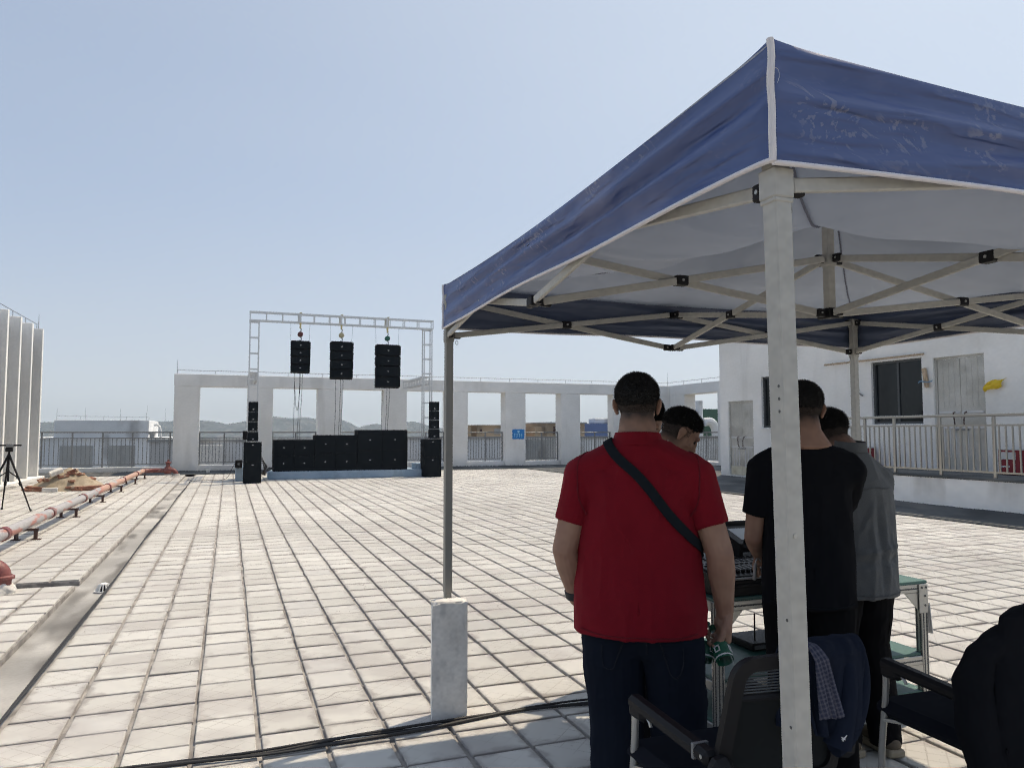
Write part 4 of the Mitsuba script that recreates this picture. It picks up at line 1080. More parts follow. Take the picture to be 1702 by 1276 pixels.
for name, z in (('top', 0.68), ('middle_shelf', 0.30), ('bottom_shelf', 0.10)):
    e = 0.0 if name == 'top' else 0.047
    add(name, box(TX0 + (0 if name == 'top' else 0.012), TX1 - (0 if name == 'top' else 0.012), TY0 + (0 if name == 'top' else 0.012), TY1, z - 0.015, z, 0.002), 'm_tabletop', t)
    for y in (TY0 + 0.002, TY1 - 0.047):
        add('long_rail', box(TX0 + 0.046, TX1 - 0.046, y, y + 0.043, z - 0.062, z - 0.0155, 0.003), 'm_alu', t)
        add('long_groove', box(TX0 + 0.05, TX1 - 0.05, y - 0.001, y + 0.0005, z - 0.044, z - 0.036), 'm_frame', t)
    for x in (TX0 + 0.002, TX1 - 0.045):
        add('short_rail', box(x, x + 0.043, TY0 + 0.046, TY1 - 0.048, z - 0.062, z - 0.0155, 0.003), 'm_alu', t)
for x, s in ((TX0 + 0.046, 1), (TX1 - 0.046, -1)):
    for z in (0.617, 0.238):
        poly = sg.Polygon([(x, z), (x + s * 0.11, z), (x, z - 0.11)])
        g2 = add('gusset', prism_y(poly, TY0 + 0.003, TY0 + 0.009), 'm_alu', t)
    pl = add('corner_plate', box(x - s * 0.044, x + s * 0.02, TY0 - 0.006, TY0 - 0.0015, 0.51, 0.662, 0.002), 'm_alu', t)
    for (dx, z) in ((-0.03, 0.645), (0.0, 0.645), (-0.022, 0.60), (-0.022, 0.55)):
        add('screw', lathe([(0.001, 0), (0.006, 0), (0.006, 0.003), (0.001, 0.003)], 8).apply_transform(trimesh.transformations.rotation_matrix(math.pi / 2, (1, 0, 0))).apply_translation((x + s * dx, TY0 - 0.006, z)), 'm_frame', pl)
single('cable_tie', bar((3.5625, 3.085, 0.56), (3.568, 3.075, 0.40), 0.004, 0.03), 'm_label', 'strip of clear tape dangling from the right table leg', 'tape')

def prism_x(poly, x0, x1):
    m = trimesh.creation.extrude_polygon(poly, x1 - x0, engine='earcut')
    m.apply_transform(np.array([[0, 0, 1.0, x0], [1, 0, 0, 0], [0, 1, 0, 0], [0, 0, 0, 1.0]]))
    return m


t = thing('mixing_console', 'dark grey sound mixing console with faders and a tilted screen', 'mixing console')
CX0, CX1, CY0, CY1 = 2.24, 3.10, 3.10, 3.66


def cz(y): return 0.765 + 0.13 * (y - CY0)          # the sloping control surface


prof = sg.Polygon([(CY0, 0.682), (CY1, 0.682), (CY1, 0.836), (CY0 + 0.02, 0.766), (CY0, 0.752)])
m = trimesh.creation.extrude_polygon(prof, CX1 - CX0, engine='earcut')
m.apply_transform(np.array([[0, 0, 1.0, CX0], [1, 0, 0, 0], [0, 1, 0, 0], [0, 0, 0, 1.0]]))
add('body', m, 'm_black', t)
add('control_panel', join([bar((CX0 + 0.03 + 0.5 * (CX1 - CX0 - 0.06), CY0 + 0.03, cz(CY0 + 0.03) + 0.001), (CX0 + 0.03 + 0.5 * (CX1 - CX0 - 0.06), CY1 - 0.01, cz(CY1 - 0.01) + 0.001), CX1 - CX0 - 0.06, 0.006)]), 'm_console', t)
add('front_strip', bar((CX0 + 0.01, CY0 + 0.012, 0.762), (CX1 - 0.01, CY0 + 0.012, 0.762), 0.02, 0.008), 'm_steelgrey', t)
add('armrest_edge', bar((CX0, CY0 - 0.006, 0.73), (CX1, CY0 - 0.006, 0.73), 0.012, 0.014, 0.003), 'm_black', t)
cap = mikit.ply(box(-0.0065, 0.0065, -0.013, 0.013, 0, 0.017, 0.003), 'm_black')
slot = mikit.ply(bar((0, -0.055, 0.0), (0, 0.055, 0.011), 0.005, 0.002), 'm_black')
led = mikit.ply(bar((0.012, -0.055, 0.0), (0.012, 0.055, 0.011), 0.003, 0.002), 'm_label')
for i in range(24):
    x = CX0 + 0.06 + i * 0.0315
    y = CY0 + 0.115
    z = cz(y) + 0.005
    add('fader_slot', slot, None, t, at=T().translate([x, y, z]))
    add('scale_line', led, None, t, at=T().translate([x, y, z]))
    o = rng.choice([-0.05, -0.048, -0.045, -0.03]) if i > 8 else -0.05
    add('fader_cap', cap, None, t, at=T().translate([x, y + o, cz(y + o) + 0.005]))
    for row, yy in ((0, CY0 + 0.20), (1, CY0 + 0.235), (2, CY0 + 0.29), (3, CY0 + 0.315)):
        add('key', box(x - 0.008, x + 0.008, yy - 0.006, yy + 0.006, cz(yy) + 0.003, cz(yy) + 0.009, 0.002), 'm_black' if row != 1 else 'm_frame', t)
    add('scribble_strip', box(x - 0.0135, x + 0.0135, CY0 + 0.212, CY0 + 0.224, cz(CY0 + 0.218) + 0.003, cz(CY0 + 0.218) + 0.006), 'm_label', t)
    add('long_mark', bar((x - 0.01, CY0 + 0.245, cz(CY0 + 0.245) + 0.004), (x - 0.01, CY0 + 0.28, cz(CY0 + 0.28) + 0.004), 0.004, 0.002), 'm_label', t)
kn = lathe([(0.001, 0.03), (0.009, 0.03), (0.011, 0.0), (0.001, 0.0)], 14)
for x, y in ((CX0 + 0.09, CY0 + 0.37), (CX0 + 0.145, CY0 + 0.36), (CX0 + 0.08, CY0 + 0.44), (CX0 + 0.13, CY0 + 0.45), (CX0 + 0.19, CY0 + 0.37)):
    add('knob', kn.copy().apply_translation((x, y, cz(y) + 0.005)), 'm_black', t)
SX_ = 2.80
sa, sb = np.array([SX_, 3.42, 0.845]), np.array([SX_, 3.655, 0.925])
scr = add('screen_unit', bar(sa, sb, 0.40, 0.045, 0.010), 'm_black', t)
dd, ss, uu = frame(sb - sa)
Q = lambda x, f, h: np.array([x, 0, 0]) + np.array([0, 1, 1]) * (sa + (sb - sa) * f) + uu * h
add('display', bar(Q(SX_, 0.28, 0.0225), Q(SX_, 0.82, 0.0225), 0.28, 0.003), 'm_screen', scr)
for i in range(6):
    x = SX_ - 0.145 + 0.058 * i
    add('encoder', tube([Q(x, 0.13, 0.02), Q(x, 0.13, 0.045)], 0.010, 12), 'm_black', scr)
for x in (SX_ - 0.208, SX_ + 0.208):
    add('screen_side', prism_x(sg.Polygon([(3.40, 0.80), (3.67, 0.83), (3.675, 0.965), (3.64, 0.968), (3.39, 0.882)]), x - 0.012, x + 0.012), 'm_black', scr)
add('rear_lip', bar((SX_ - 0.2, 3.665, 0.945), (SX_ + 0.2, 3.665, 0.945), 0.03, 0.045, 0.006), 'm_black', scr)
t = thing('wireless_router', 'flat black box with a thin aerial on the middle table shelf', 'router')
add('case', box(2.66, 2.95, 3.40, 3.64, 0.306, 0.345, 0.006), 'm_black', t)
add('front_panel', box(2.67, 2.94, 3.397, 3.3995, 0.315, 0.335), 'm_frame', t)
add('aerial', tube([(2.72, 3.46, 0.345), (2.72, 3.46, 0.49)], 0.004, 6), 'm_black', t)


# ---------------------------------------------------------------- office chairs and the jackets on them
def office_chair(label, x0, y0, rz):
    """Origin under the middle of the seat, back towards -y."""
    t = thing('office_chair', label, 'chair', 'black office chairs')
    M = T().translate([x0, y0, 0]).rotate([0, 0, 1], rz)

    def backline(z): return -0.235 - 0.16 * (z - 0.46) + 0.03 * np.exp(-((z - 0.60) / 0.13) ** 2)

    def outline(half, zlo, zhi, r):
        a = np.linspace(0, np.pi / 2, 6)
        pts = []
        for sx, zz, st in ((1, zhi, 0), (-1, zhi, 1), (-1, zlo, 2), (1, zlo, 3)):
            for q in a + st * np.pi / 2:
                pts.append((sx * (half - r) + r * np.cos(q), zz - (r if zz == zhi else -r) + r * np.sin(q)))
        return np.array(pts)
    ZT_ = 0.872
    o, oi = outline(0.208, 0.48, ZT_, 0.06), outline(0.172, 0.516, ZT_ - 0.036, 0.035)
    wide = lambda z: 1.06 - 0.12 * np.clip((z - 0.48) / 0.39, 0, 1)
    ring3 = lambda q, dy: np.column_stack([q[:, 0] * wide(q[:, 1]), backline(q[:, 1]) + dy - 0.025 * (1 - (q[:, 0] / 0.21) ** 2), q[:, 1]])
    n_ = len(o)
    V = np.vstack([ring3(o, -0.011), ring3(oi, -0.013), ring3(oi, 0.011), ring3(o, 0.011)])
    F = []
    for r_ in range(4):
        for i in range(n_):
            j = (i + 1) % n_
            A_, B_, C_, D_ = r_ * n_ + i, r_ * n_ + j, ((r_ + 1) % 4) * n_ + j, ((r_ + 1) % 4) * n_ + i
            F += [(A_, B_, C_), (A_, C_, D_)]
    add('back_frame', tm(V, F), 'm_black', t, 35, at=M)
    sag = lambda x: -0.025 * (1 - (x / 0.21) ** 2)
    inner = lambda u, v: np.stack([(u - 0.5) * 2 * 0.176 * wide(0.50 + 0.25 * v), backline(0.50 + 0.25 * v) + sag((u - 0.5) * 0.35), 0.50 + 0.25 * v], 1)
    add('back_mesh', shell(grid(16, 16, inner), 0.004), 'm_mesh', t, True, at=M)
    for i in range(8):
        z = 0.772 + 0.0085 * i
        xs = np.linspace(-0.172, 0.172, 7)
        add('back_slat', tube(np.column_stack([xs, backline(z) + sag(xs), xs * 0 + z]), 0.0024, 5), 'm_frame', t, at=M)
    xs = np.linspace(-0.178, 0.178, 9)
    add('back_bar', tube(np.column_stack([xs, backline(0.757) + sag(xs), xs * 0 + 0.757]), 0.010, 7), 'm_black', t, at=M)
    seat = box(-0.235, 0.235, -0.22, 0.25, 0.40, 0.465, 0.028)
    add('seat', seat.subdivide().subdivide(), 'm_seat', t, 40, at=M)
    for s in (-1, 1):
        x = s * 0.222
        arm = add('armrest', join([bar((x, -0.235, 0.584), (x, 0.20, 0.606), 0.050, 0.042, 0.012), bar((x, 0.11, 0.585), (x, 0.20, 0.580), 0.046, 0.05, 0.014), bar((x * 0.985, -0.258, 0.600), (x * 0.93, -0.258, 0.54), 0.06, 0.07, 0.02)]), 'm_black', t, at=M)
        add('arm_clip', box(x - 0.0262, x + 0.0262, -0.18, -0.168, 0.566, 0.610, 0.002), 'm_steelgrey', arm, at=M)
        add('arm_bolt', tube([(x - 0.0265, -0.215, 0.588), (x + 0.0265, -0.215, 0.588)], 0.006, 8), 'm_alu', arm, at=M)
        add('arm_hook', tube(spline([(x, 0.12, 0.61), (x, 0.125, 0.585), (x, 0.10, 0.57), (x, 0.09, 0.555)], 10), 0.006, 6), 'm_alu', arm, at=M)
        leg = tube(spline([(x, 0.185, 0.597), (x, 0.20, 0.40), (x, 0.215, 0.10), (x, 0.19, 0.022), (x, 0.05, 0.014), (x, -0.20, 0.014), (x * 0.96, -0.25, 0.014)], 40), 0.0125, 9)
        add('frame_tube', leg, 'm_alu', t, 60, at=M)
        add('seat_support', bar((x, 0.20, 0.395), (s * 0.10, 0.05, 0.395), 0.03, 0.012), 'm_alu', t, at=M)
    add('rear_bar', tube([(-0.25, -0.25, 0.014), (0.25, -0.25, 0.014)], 0.0125, 9), 'm_alu', t, at=M)
    return t


office_chair('black mesh backed office chair directly behind the near tent pole', 1.485, 2.03, 0)
office_chair('black office chair with a black jacket over its back at the right edge', 2.57, 2.04, -2)


def drape(W, zt, front, back, amp, seed, wf=lambda s: 1.0, yoff=0.03):
    """Cloth folded over a chair back: u across, v from the front hem over the top to the back hem. Local to the chair back: x across, y, z."""
    tot = front + 0.10 + back

    def fn(u, v):
        s = v * tot - front - 0.05
        w = W * np.array([wf(q) for q in s])
        x = (u - 0.5) * w
        y = np.where(np.abs(s) < 0.05, -s / 0.05 * yoff, np.where(s < 0, yoff, -yoff)) - 0.12 * np.clip(s - 0.05, 0, 1) * 0.1
        z = zt + 0.03 * np.cos(np.clip(s / 0.05, -1, 1) * np.pi / 2) - np.maximum(np.abs(s) - 0.05, 0)
        q = np.stack([u * 4, s * 3.0, u * 0], 1)
        dn = amp * (np.sin(2 * np.pi * (3.2 * u + 0.9 * meshkit.noise(q, seed))) * np.clip((np.abs(s) - 0.03) / 0.2, 0, 1) + 1.6 * (meshkit.fbm(q * 2, 3, seed) - 0.5))
        z = z - 0.05 * meshkit.noise(q * np.array([1.0, 0, 0]), seed + 4) * np.abs(s)
        return np.stack([x, y - dn * np.sign(s + 1e-6) - 0.018 * (s > 0), z], 1)
    return fn


M1 = T().translate([1.485, 2.03, 0])
k = thing('navy_jacket', 'navy jacket with a checked lining hanging over the right half of the chair back', 'jacket')


def at_back(fn, dx, dy):
    def g(u, v):
        p = fn(u, v)
        return p + np.array([dx, dy, 0])
    return g


jk = drape(0.245, 0.872, 0.20, 0.20, 0.014, 3, lambda s: 1.0 - 0.45 * np.clip(s / 0.26, 0, 1) ** 2)
add('body', shell(grid(50, 70, at_back(jk, 0.078, -0.318)), 0.006), 'm_navy', k, True, at=M1)
lin = drape(0.052, 0.876, 0.05, 0.150, 0.006, 9, lambda s: 0.6 + 1.0 * np.clip(s / 0.22, 0, 1), 0.034)
add('lining', shell(grid(14, 50, lambda u, v: at_back(lin, -0.022, -0.342)(u, v) + np.stack([0.055 * v, v * 0 - 0.012, v * 0], 1)), 0.004), 'm_plaid', k, True, at=M1)
add('fold', tube(spline([(0.205, -0.33, 0.88), (0.20, -0.352, 0.80), (0.165, -0.362, 0.70), (0.115, -0.362, 0.64), (0.08, -0.36, 0.625)], 30), np.linspace(0.016, 0.030, 30), 12), 'm_navy', k, 60, at=M1)
add('sleeve', tube(spline([(0.14, -0.345, 0.86), (0.13, -0.365, 0.79), (0.105, -0.372, 0.70), (0.085, -0.37, 0.63)], 24), np.linspace(0.024, 0.038, 24), 12), 'm_navy', k, 60, at=M1)
add('emblem', join([bar((0.060, -0.4125, 0.665), (0.074, -0.4125, 0.669), 0.002, 0.002, up=(0, 1, 0)), bar((0.060, -0.4125, 0.671), (0.073, -0.4125, 0.662), 0.002, 0.002, up=(0, 1, 0)), bar((0.063, -0.4125, 0.660), (0.078, -0.4125, 0.673), 0.002, 0.002, up=(0, 1, 0))]), 'm_label', k, at=M1)
M2 = T().translate([2.535, 2.04, 0.022]).rotate([0, 0, 1], -2)
black_jacket = thing('black_jacket', 'bulky black jacket draped over the back of the right chair', 'jacket')


# ---------------------------------------------------------------- people
Mf = m3.Manifold


def ell(c, r, seg=24):
    r = (r, r, r) if np.isscalar(r) else r
    return Mf.sphere(1.0, seg).scale([float(q) for q in r]).translate([float(q) for q in c])


def hull(*ms): return Mf.batch_hull(list(ms))


def chain(pts, rad, seg=20):
    out = Mf()
    for a, b, ra, rb in zip(pts[:-1], pts[1:], rad[:-1], rad[1:]):
        out = out + hull(ell(a, ra, seg), ell(b, rb, seg))
    return out


def soft(m, length=0.012, it=14):
    q = tri(m.refine_to_length(length))
    q.merge_vertices()
    trimesh.smoothing.filter_taubin(q, lamb=0.5, nu=0.53, iterations=it)
    return q


def rot(ax, deg): return trimesh.transformations.rotation_matrix(math.radians(deg), ax)[:3, :3]


def xf(m, R, o):
    A = np.zeros((3, 4)); A[:, :3] = R; A[:, 3] = o
    return m.transform(A.tolist())


def hand(wrist, d, n, side, curl=(25, 35, 25), spread=1.0, thumb=35):
    """Hand of one continuous piece: d = towards the fingers, n = the way the palm faces, side = +1 where the thumb lies on +s."""
    d = np.asarray(d, float) / np.linalg.norm(d)
    n = np.asarray(n, float) - d * (np.asarray(n, float) @ d); n /= np.linalg.norm(n)
    s = np.cross(n, d)
    P = lambda a, b, c: np.asarray(wrist, float) + d * a + s * b * side + n * c
    m = hull(ell(P(0, 0.018, 0), 0.021), ell(P(0, -0.018, 0), 0.020), ell(P(0.085, 0.034, 0.0), 0.0135), ell(P(0.080, -0.034, 0.002), 0.0125), ell(P(0.04, 0.036, 0.008), 0.016), ell(P(0.04, -0.03, 0.008), 0.015))
    for i, (b, L, r) in enumerate(((0.033, 0.078, 0.0093), (0.0115, 0.086, 0.0096), (-0.0105, 0.079, 0.0092), (-0.031, 0.062, 0.0082))):
        p = P(0.082 - 0.004 * abs(i - 1), b, 0.0); pts, ang = [p], 0.0
        for k, f in enumerate((0.46, 0.30, 0.24)):
            ang += math.radians(curl[k] * (1 + 0.10 * (i - 1)))
            pts.append(pts[-1] + (d * math.cos(ang) + n * math.sin(ang) + s * side * 0.05 * spread * (1.5 - i)) * L * f)
        m = m + chain(pts, [r * 1.08, r, r * 0.93, r * 0.78], 14)
    a = math.radians(thumb)
    p0 = P(0.022, 0.026, 0.008); p1 = p0 + (d * math.cos(a) + s * side * math.sin(a) * 0.8 + n * 0.35) * 0.045
    p2 = p1 + (d * math.cos(a * 0.5) + n * 0.5) * 0.034; p3 = p2 + (d + n * 0.75) * 0.02
    return m + chain([p0, p1, p2, p3], [0.0165, 0.0125, 0.0108, 0.0085], 14)


def head_mesh(w=1.0):
    m = hull(ell((0, -0.008, 0.022), (0.077 * w, 0.096, 0.088)), ell((0, 0.028, -0.035), (0.064 * w, 0.066, 0.062)))
    m = m + hull(ell((0, 0.030, -0.035), (0.062 * w, 0.064, 0.06)), ell((0, 0.058, -0.092), (0.030 * w, 0.028, 0.024)), ell((0.042 * w, 0.010, -0.072), 0.022), ell((-0.042 * w, 0.010, -0.072), 0.022))
    m = m + hull(ell((0, 0.089, 0.010), 0.011), ell((0, 0.112, -0.038), 0.0115), ell((0.014, 0.096, -0.042), 0.0085), ell((-0.014, 0.096, -0.042), 0.0085))
    m = m + hull(ell((0.034, 0.080, 0.026), 0.013), ell((-0.034, 0.080, 0.026), 0.013))
    m = m + hull(ell((0.020, 0.086, -0.066), 0.0065), ell((-0.020, 0.086, -0.066), 0.0065), ell((0, 0.094, -0.064), 0.0075)) + hull(ell((0.017, 0.084, -0.077), 0.007), ell((-0.017, 0.084, -0.077), 0.007), ell((0, 0.091, -0.077), 0.008))
    for sx in (-1, 1):
        m = m + hull(ell((sx * 0.040, 0.064, -0.028), 0.018), ell((sx * 0.050, 0.046, -0.034), 0.016))
        e = hull(ell((sx * 0.079 * w, -0.006, 0.004), (0.007, 0.015, 0.016)), ell((sx * 0.090 * w, -0.019, 0.000), (0.005, 0.012, 0.019)), ell((sx * 0.078 * w, -0.006, -0.032), (0.007, 0.008, 0.010)))
        e = e - hull(ell((sx * 0.099 * w, -0.006, -0.004), (0.009, 0.008, 0.010)), ell((sx * 0.096 * w, -0.002, -0.018), (0.009, 0.005, 0.007)))
        m = m + e
    return m


def hair_shell(w, lo, hi, grow, seed, front=0.062, thick=0.012):
    """Part of an egg round the skull between two hairlines (heights at the nape), as a closed thin shell in head coordinates."""
    s = trimesh.creation.icosphere(5, 1.0)
    v = np.array(s.vertices)
    base = v * np.array([0.077 * w, 0.096, 0.088]) + np.array([0, -0.008, 0.022])
    low = np.array([0, -0.016, -0.050])
    # lower nape follows the neck
    v2 = base.copy()
    k = np.clip((-0.01 - base[:, 2]) / 0.07, 0, 1)
    v2[:, 1] -= 0.010 * k * (base[:, 1] < 0)
    back = np.clip((0.02 - base[:, 1]) / 0.10, 0, 1)
    side = lambda h: np.where(base[:, 1] > 0.03, front + 0.012 - 0.042 * np.clip((0.085 - base[:, 1]) / 0.055, 0, 1), h + (1 - back) * 0.040 * (base[:, 1] < 0.05)) + 0.012 * (meshkit.noise(v * 9, seed) - 0.5) + 0.016 * (meshkit.noise(v * 34, seed + 3) - 0.5)
    hline = side(lo)
    keep = (v2[:, 2] > hline) & (v2[:, 2] < hi)
    up = np.clip((v2[:, 2] - hline) / 0.055, 0.04, 1) ** 0.8
    d = v2 + v * (grow + thick * (0.75 + 0.5 * meshkit.fbm(v * 5, 3, seed)) * up)[:, None]
    f = np.array(s.faces)[keep[s.faces].all(axis=1)]
    used, inv = np.unique(f, return_inverse=True)
    m = tm(d[used], inv.reshape(-1, 3))
    return shell(m, thick + grow + 0.004), m


def tufts(m, n, L, seed, up=0.5, w=0.0016, fwd=(0, 0.3, 0)):
    r = np.random.default_rng(seed)
    pts, fi = trimesh.sample.sample_surface(m, n, seed=seed)
    nr = np.array(m.face_normals)[fi]
    d = nr + np.array([0, 0, up]) * r.uniform(0.3, 1.2, (n, 1)) + np.asarray(fwd) + r.normal(0, 0.22, (n, 3))
    d /= np.linalg.norm(d, axis=1, keepdims=True)
    a = np.cross(d, r.normal(0, 1, (n, 3))); a /= np.linalg.norm(a, axis=1, keepdims=True)
    b = np.cross(d, a)
    p = pts - nr * 0.003
    ln = (L * r.uniform(0.5, 1.3, (n, 1)))
    v = np.stack([p + a * w, p - a * w * 0.5 + b * w * 0.87, p - a * w * 0.5 - b * w * 0.87, p + d * ln], 1).reshape(-1, 3)
    i = np.arange(n)[:, None] * 4
    return tm(v, np.concatenate([i + np.array([[0, 1, 3]]), i + np.array([[1, 2, 3]]), i + np.array([[2, 0, 3]])]))


def creases(m, amp, seed, sx=(9, 9, 3.2), lines=()):
    """Cloth folds: displacement along normals, mostly upright, and straight creases given as (point, direction, depth, width)."""
    v, n = np.array(m.vertices), np.array(m.vertex_normals)
    a = meshkit.fbm(v * np.array(sx), 4, seed) - 0.5
    rid = 1 - np.abs(meshkit.noise(v * np.array(sx) * 1.3 + 9, seed) * 2 - 1)
    dsp = amp * (1.2 * a + 0.6 * (rid ** 3 - 0.3))
    for p, d, depth, width, length in lines:
        p, d = np.asarray(p, float), np.asarray(d, float); d = d / np.linalg.norm(d)
        q = v - p; al = q @ d; dist = np.linalg.norm(q - al[:, None] * d, axis=1)
        dsp += depth * np.exp(-(dist / width) ** 2) * np.exp(-((al - length / 2) / (length * 0.55)) ** 4)
    m.vertices = v + n * dsp[:, None]
    return m


labels_tr = {}


def person(label, pos, az, head, neck, torso, shoulders, arms, legs, mats, hem, sleeve, hair=(0.010, 900, 3), w=1.0, crease=(), hood=None, shoe=('m_shoe', 'm_shoesole'), wr=0.007):
    """Everything in the person's own axes: x right, y ahead, z up."""
    t = thing('person', label, 'person')
    M = T().translate([pos[0], pos[1], 0]).rotate([0, 0, 1], -az)
    hp, hy, hpitch, hroll = head
    R = rot((0, 0, 1), -hy) @ rot((1, 0, 0), -hpitch) @ rot((0, 1, 0), hroll)
    HM = xf(head_mesh(w), R, hp)
    toH = lambda p: R @ np.asarray(p, float) + np.asarray(hp, float)
    # ---- body: head, neck, arms, hands, a core under the clothes, as one skin
    skin = HM + hull(ell(np.asarray(neck[0], float) + np.array([0, -0.012, -0.012]), (neck[2] * 1.45, neck[2] * 1.08, 0.028)), ell(np.asarray(neck[1], float) * 0.6 + np.asarray(neck[0], float) * 0.4, neck[2] * 0.96)) + hull(ell(neck[0], neck[2]), ell(neck[1], neck[2] * 0.94), ell(toH((0, -0.022, -0.045)), neck[2] * 0.80))
    core = [ell(c[:3], np.array(c[3:]) * 0.86) for c in torso]
    for a, b in zip(core[:-2], core[1:-1]): skin = skin + hull(a, b)
    for sd, A in arms.items():
        sh, el, wrp = (np.asarray(q, float) for q in A['p'])
        r = A.get('r', (0.052, 0.041, 0.027))
        f = el + (wrp - el) * 0.3
        skin = skin + chain([sh, sh + (el - sh) * 0.55, el, f, wrp], [r[0] * 1.05, r[0], r[1], r[1] * 1.02, r[2]]) + hull(ell(neck[0], neck[2] * 0.8), ell(sh, r[0]))
        if A.get('d') is not None:
            skin = skin + hand(wrp + np.asarray(A['d'], float) * 0.008, A['d'], A['n'], A['side'], A.get('curl', (25, 35, 25)), 1.0, A.get('thumb', 35))
    body = soft(skin, 0.0075, 10)
    bv = np.array(body.vertices)
    hl = (bv - np.asarray(hp, float)) @ R            # head coordinates
    a = meshkit.fbm(bv * 24, 4, 2)[:, None]
    col = np.array([0.235, 0.132, 0.092]) * (1 - a) + np.array([0.33, 0.20, 0.145]) * a
    red = np.clip(meshkit.fbm(bv * 10 + 3, 3, 8) - 0.45, 0, 1)[:, None]
    col = col * (1 - red) + np.array([0.21, 0.09, 0.07]) * red
    lowr = np.clip((hl[:, 2] + 0.116 + 0.03 * (meshkit.fbm(hl * 40, 3, 6) - 0.5)) / 0.075, 0, 1)       # close cropped hair thins out down the nape
    backw = np.clip((0.028 - hl[:, 1]) / 0.045, 0, 1) * np.clip((0.076 * w - np.abs(hl[:, 0])) / 0.004, 0, 1) * (hl[:, 2] > -0.13)
    mask = (np.clip(lowr, 0, 1) ** 1.3 * backw * np.clip((0.2 - np.linalg.norm(hl, axis=1)) / 0.03, 0, 1))[:, None] * 0.93
    col = col * (1 - mask) + np.array([0.016, 0.013, 0.012]) * mask
    add('body', body, 'm_skin', t, True, at=M, color=col)
    for sx in (-1, 1):
        p = toH((sx * 0.033, 0.0755, 0.004))
        b = trimesh.creation.icosphere(2, 0.0100); b.apply_translation(p)
        add('eye', b, 'm_black', t, True, at=M)
    # ---- hair
    up, um = hair_shell(w, hair[3] if len(hair) > 3 else 0.0, 9, 0.002, hair[2], thick=hair[0])
    _, lm = hair_shell(w, -0.066, 0.03, 0.0005, hair[2] + 1, thick=0.0035)
    up.vertices = np.array(up.vertices) @ R.T + np.asarray(hp)
    um.vertices = np.array(um.vertices) @ R.T + np.asarray(hp); lm.vertices = np.array(lm.vertices) @ R.T + np.asarray(hp)
    fwd = R @ np.array([0, 0.35, 0.2])
    add('hair', join([up, tufts(um, 7500, hair[4] if len(hair) > 4 else 0.011, hair[2], 0.25, 0.0013, fwd)]), 'm_hair', t, at=M)
    add('hair_fade', tufts(lm, 3000, 0.006, hair[2], -0.3, 0.0009), 'm_stubble', t, at=M)
    # ---- shirt
    sh = Mf()
    parts = [ell(c[:3], c[3:], 32) for c in torso]
    for a, b in zip(parts[:-1], parts[1:]): sh = sh + hull(a, b)
    shp = [ell(s[:3], s[3:]) for s in shoulders]
    sh = sh + hull(parts[0], shp[0], shp[1]) + hull(shp[0], shp[1], parts[1])
    for sd, A in arms.items():
        s0, el, wrp = (np.asarray(q, float) for q in A['p'])
        k = A.get('sleeve', sleeve)
        r0, r1 = A.get('sr', (0.076, 0.060))
        if k <= 1:
            e = s0 + (el - s0) * k
            slv = chain([s0, s0 + (el - s0) * 0.5 * k, e + (el - s0) * 0.12], [r0, (r0 + r1) / 2, r1])
            dn = (s0 - el) / np.linalg.norm(el - s0)
            slv = slv.trim_by_plane(dn.tolist(), float(dn @ e))
        else:
            e = el + (wrp - el) * (k - 1)
            slv = chain([s0, el, e + (wrp - el) * 0.06], [r0, r1 * 1.05, r1 * 0.72])
            dn = (el - wrp) / np.linalg.norm(el - wrp)
            slv = slv.trim_by_plane(dn.tolist(), float(dn @ e))
        sh = sh + slv
    sh = sh.trim_by_plane([0, 0, 1.0], hem)
    shirt = creases(soft(sh, 0.0105, 12), wr, hair[2] + 20, lines=crease)
    add('shirt', shirt, mats[0], t, True, at=M)
    # ---- trousers
    tr = Mf()
    pel = legs['pelvis']
    for sd in ('left', 'right'):
        pts, rad = legs[sd]
        tr = tr + hull(ell(pel[:3], pel[3:]), ell(pts[0], rad[0])) + chain([np.asarray(q, float) for q in pts], rad)
    a0 = legs['left'][0][-1][2]
    tr = tr.trim_by_plane([0, 0, 1.0], 0.032)
    trs = creases(soft(tr, 0.012, 14), 0.010, hair[2] + 40, (7, 7, 5.5))
    add('trousers', trs, mats[1], t, True, at=M)
    labels_tr[t] = trs
    for sd in ('left', 'right'):
        x, y = legs[sd][0][-1][:2]
        ta = legs.get('toe', 8) * (1 if sd == 'right' else -1)
        Rz = rot((0, 0, 1), -ta)
        q = lambda a, b, c: Rz @ np.array([a, b, c]) + np.array([x, y, 0])
        up_ = hull(ell(q(0, -0.036, 0.050), (0.043, 0.044, 0.042)), ell(q(0, 0.035, 0.060), (0.038, 0.045, 0.04)), ell(q(0, 0.15, 0.040), (0.042, 0.05, 0.024)))
        so = hull(*[ell(q(a, b, c), 0.012) for a, b in ((-0.030, -0.075), (0.030, -0.075), (-0.042, 0.13), (0.042, 0.13), (-0.02, 0.195), (0.02, 0.195)) for c in (0.014, 0.026)])
        s_ = add('shoe', soft(up_, 0.010, 8), shoe[0], t, True, at=M)
        add('sole', tri(so), shoe[1], s_, 40, at=M)
    return t, M, shirt, body, toH, R


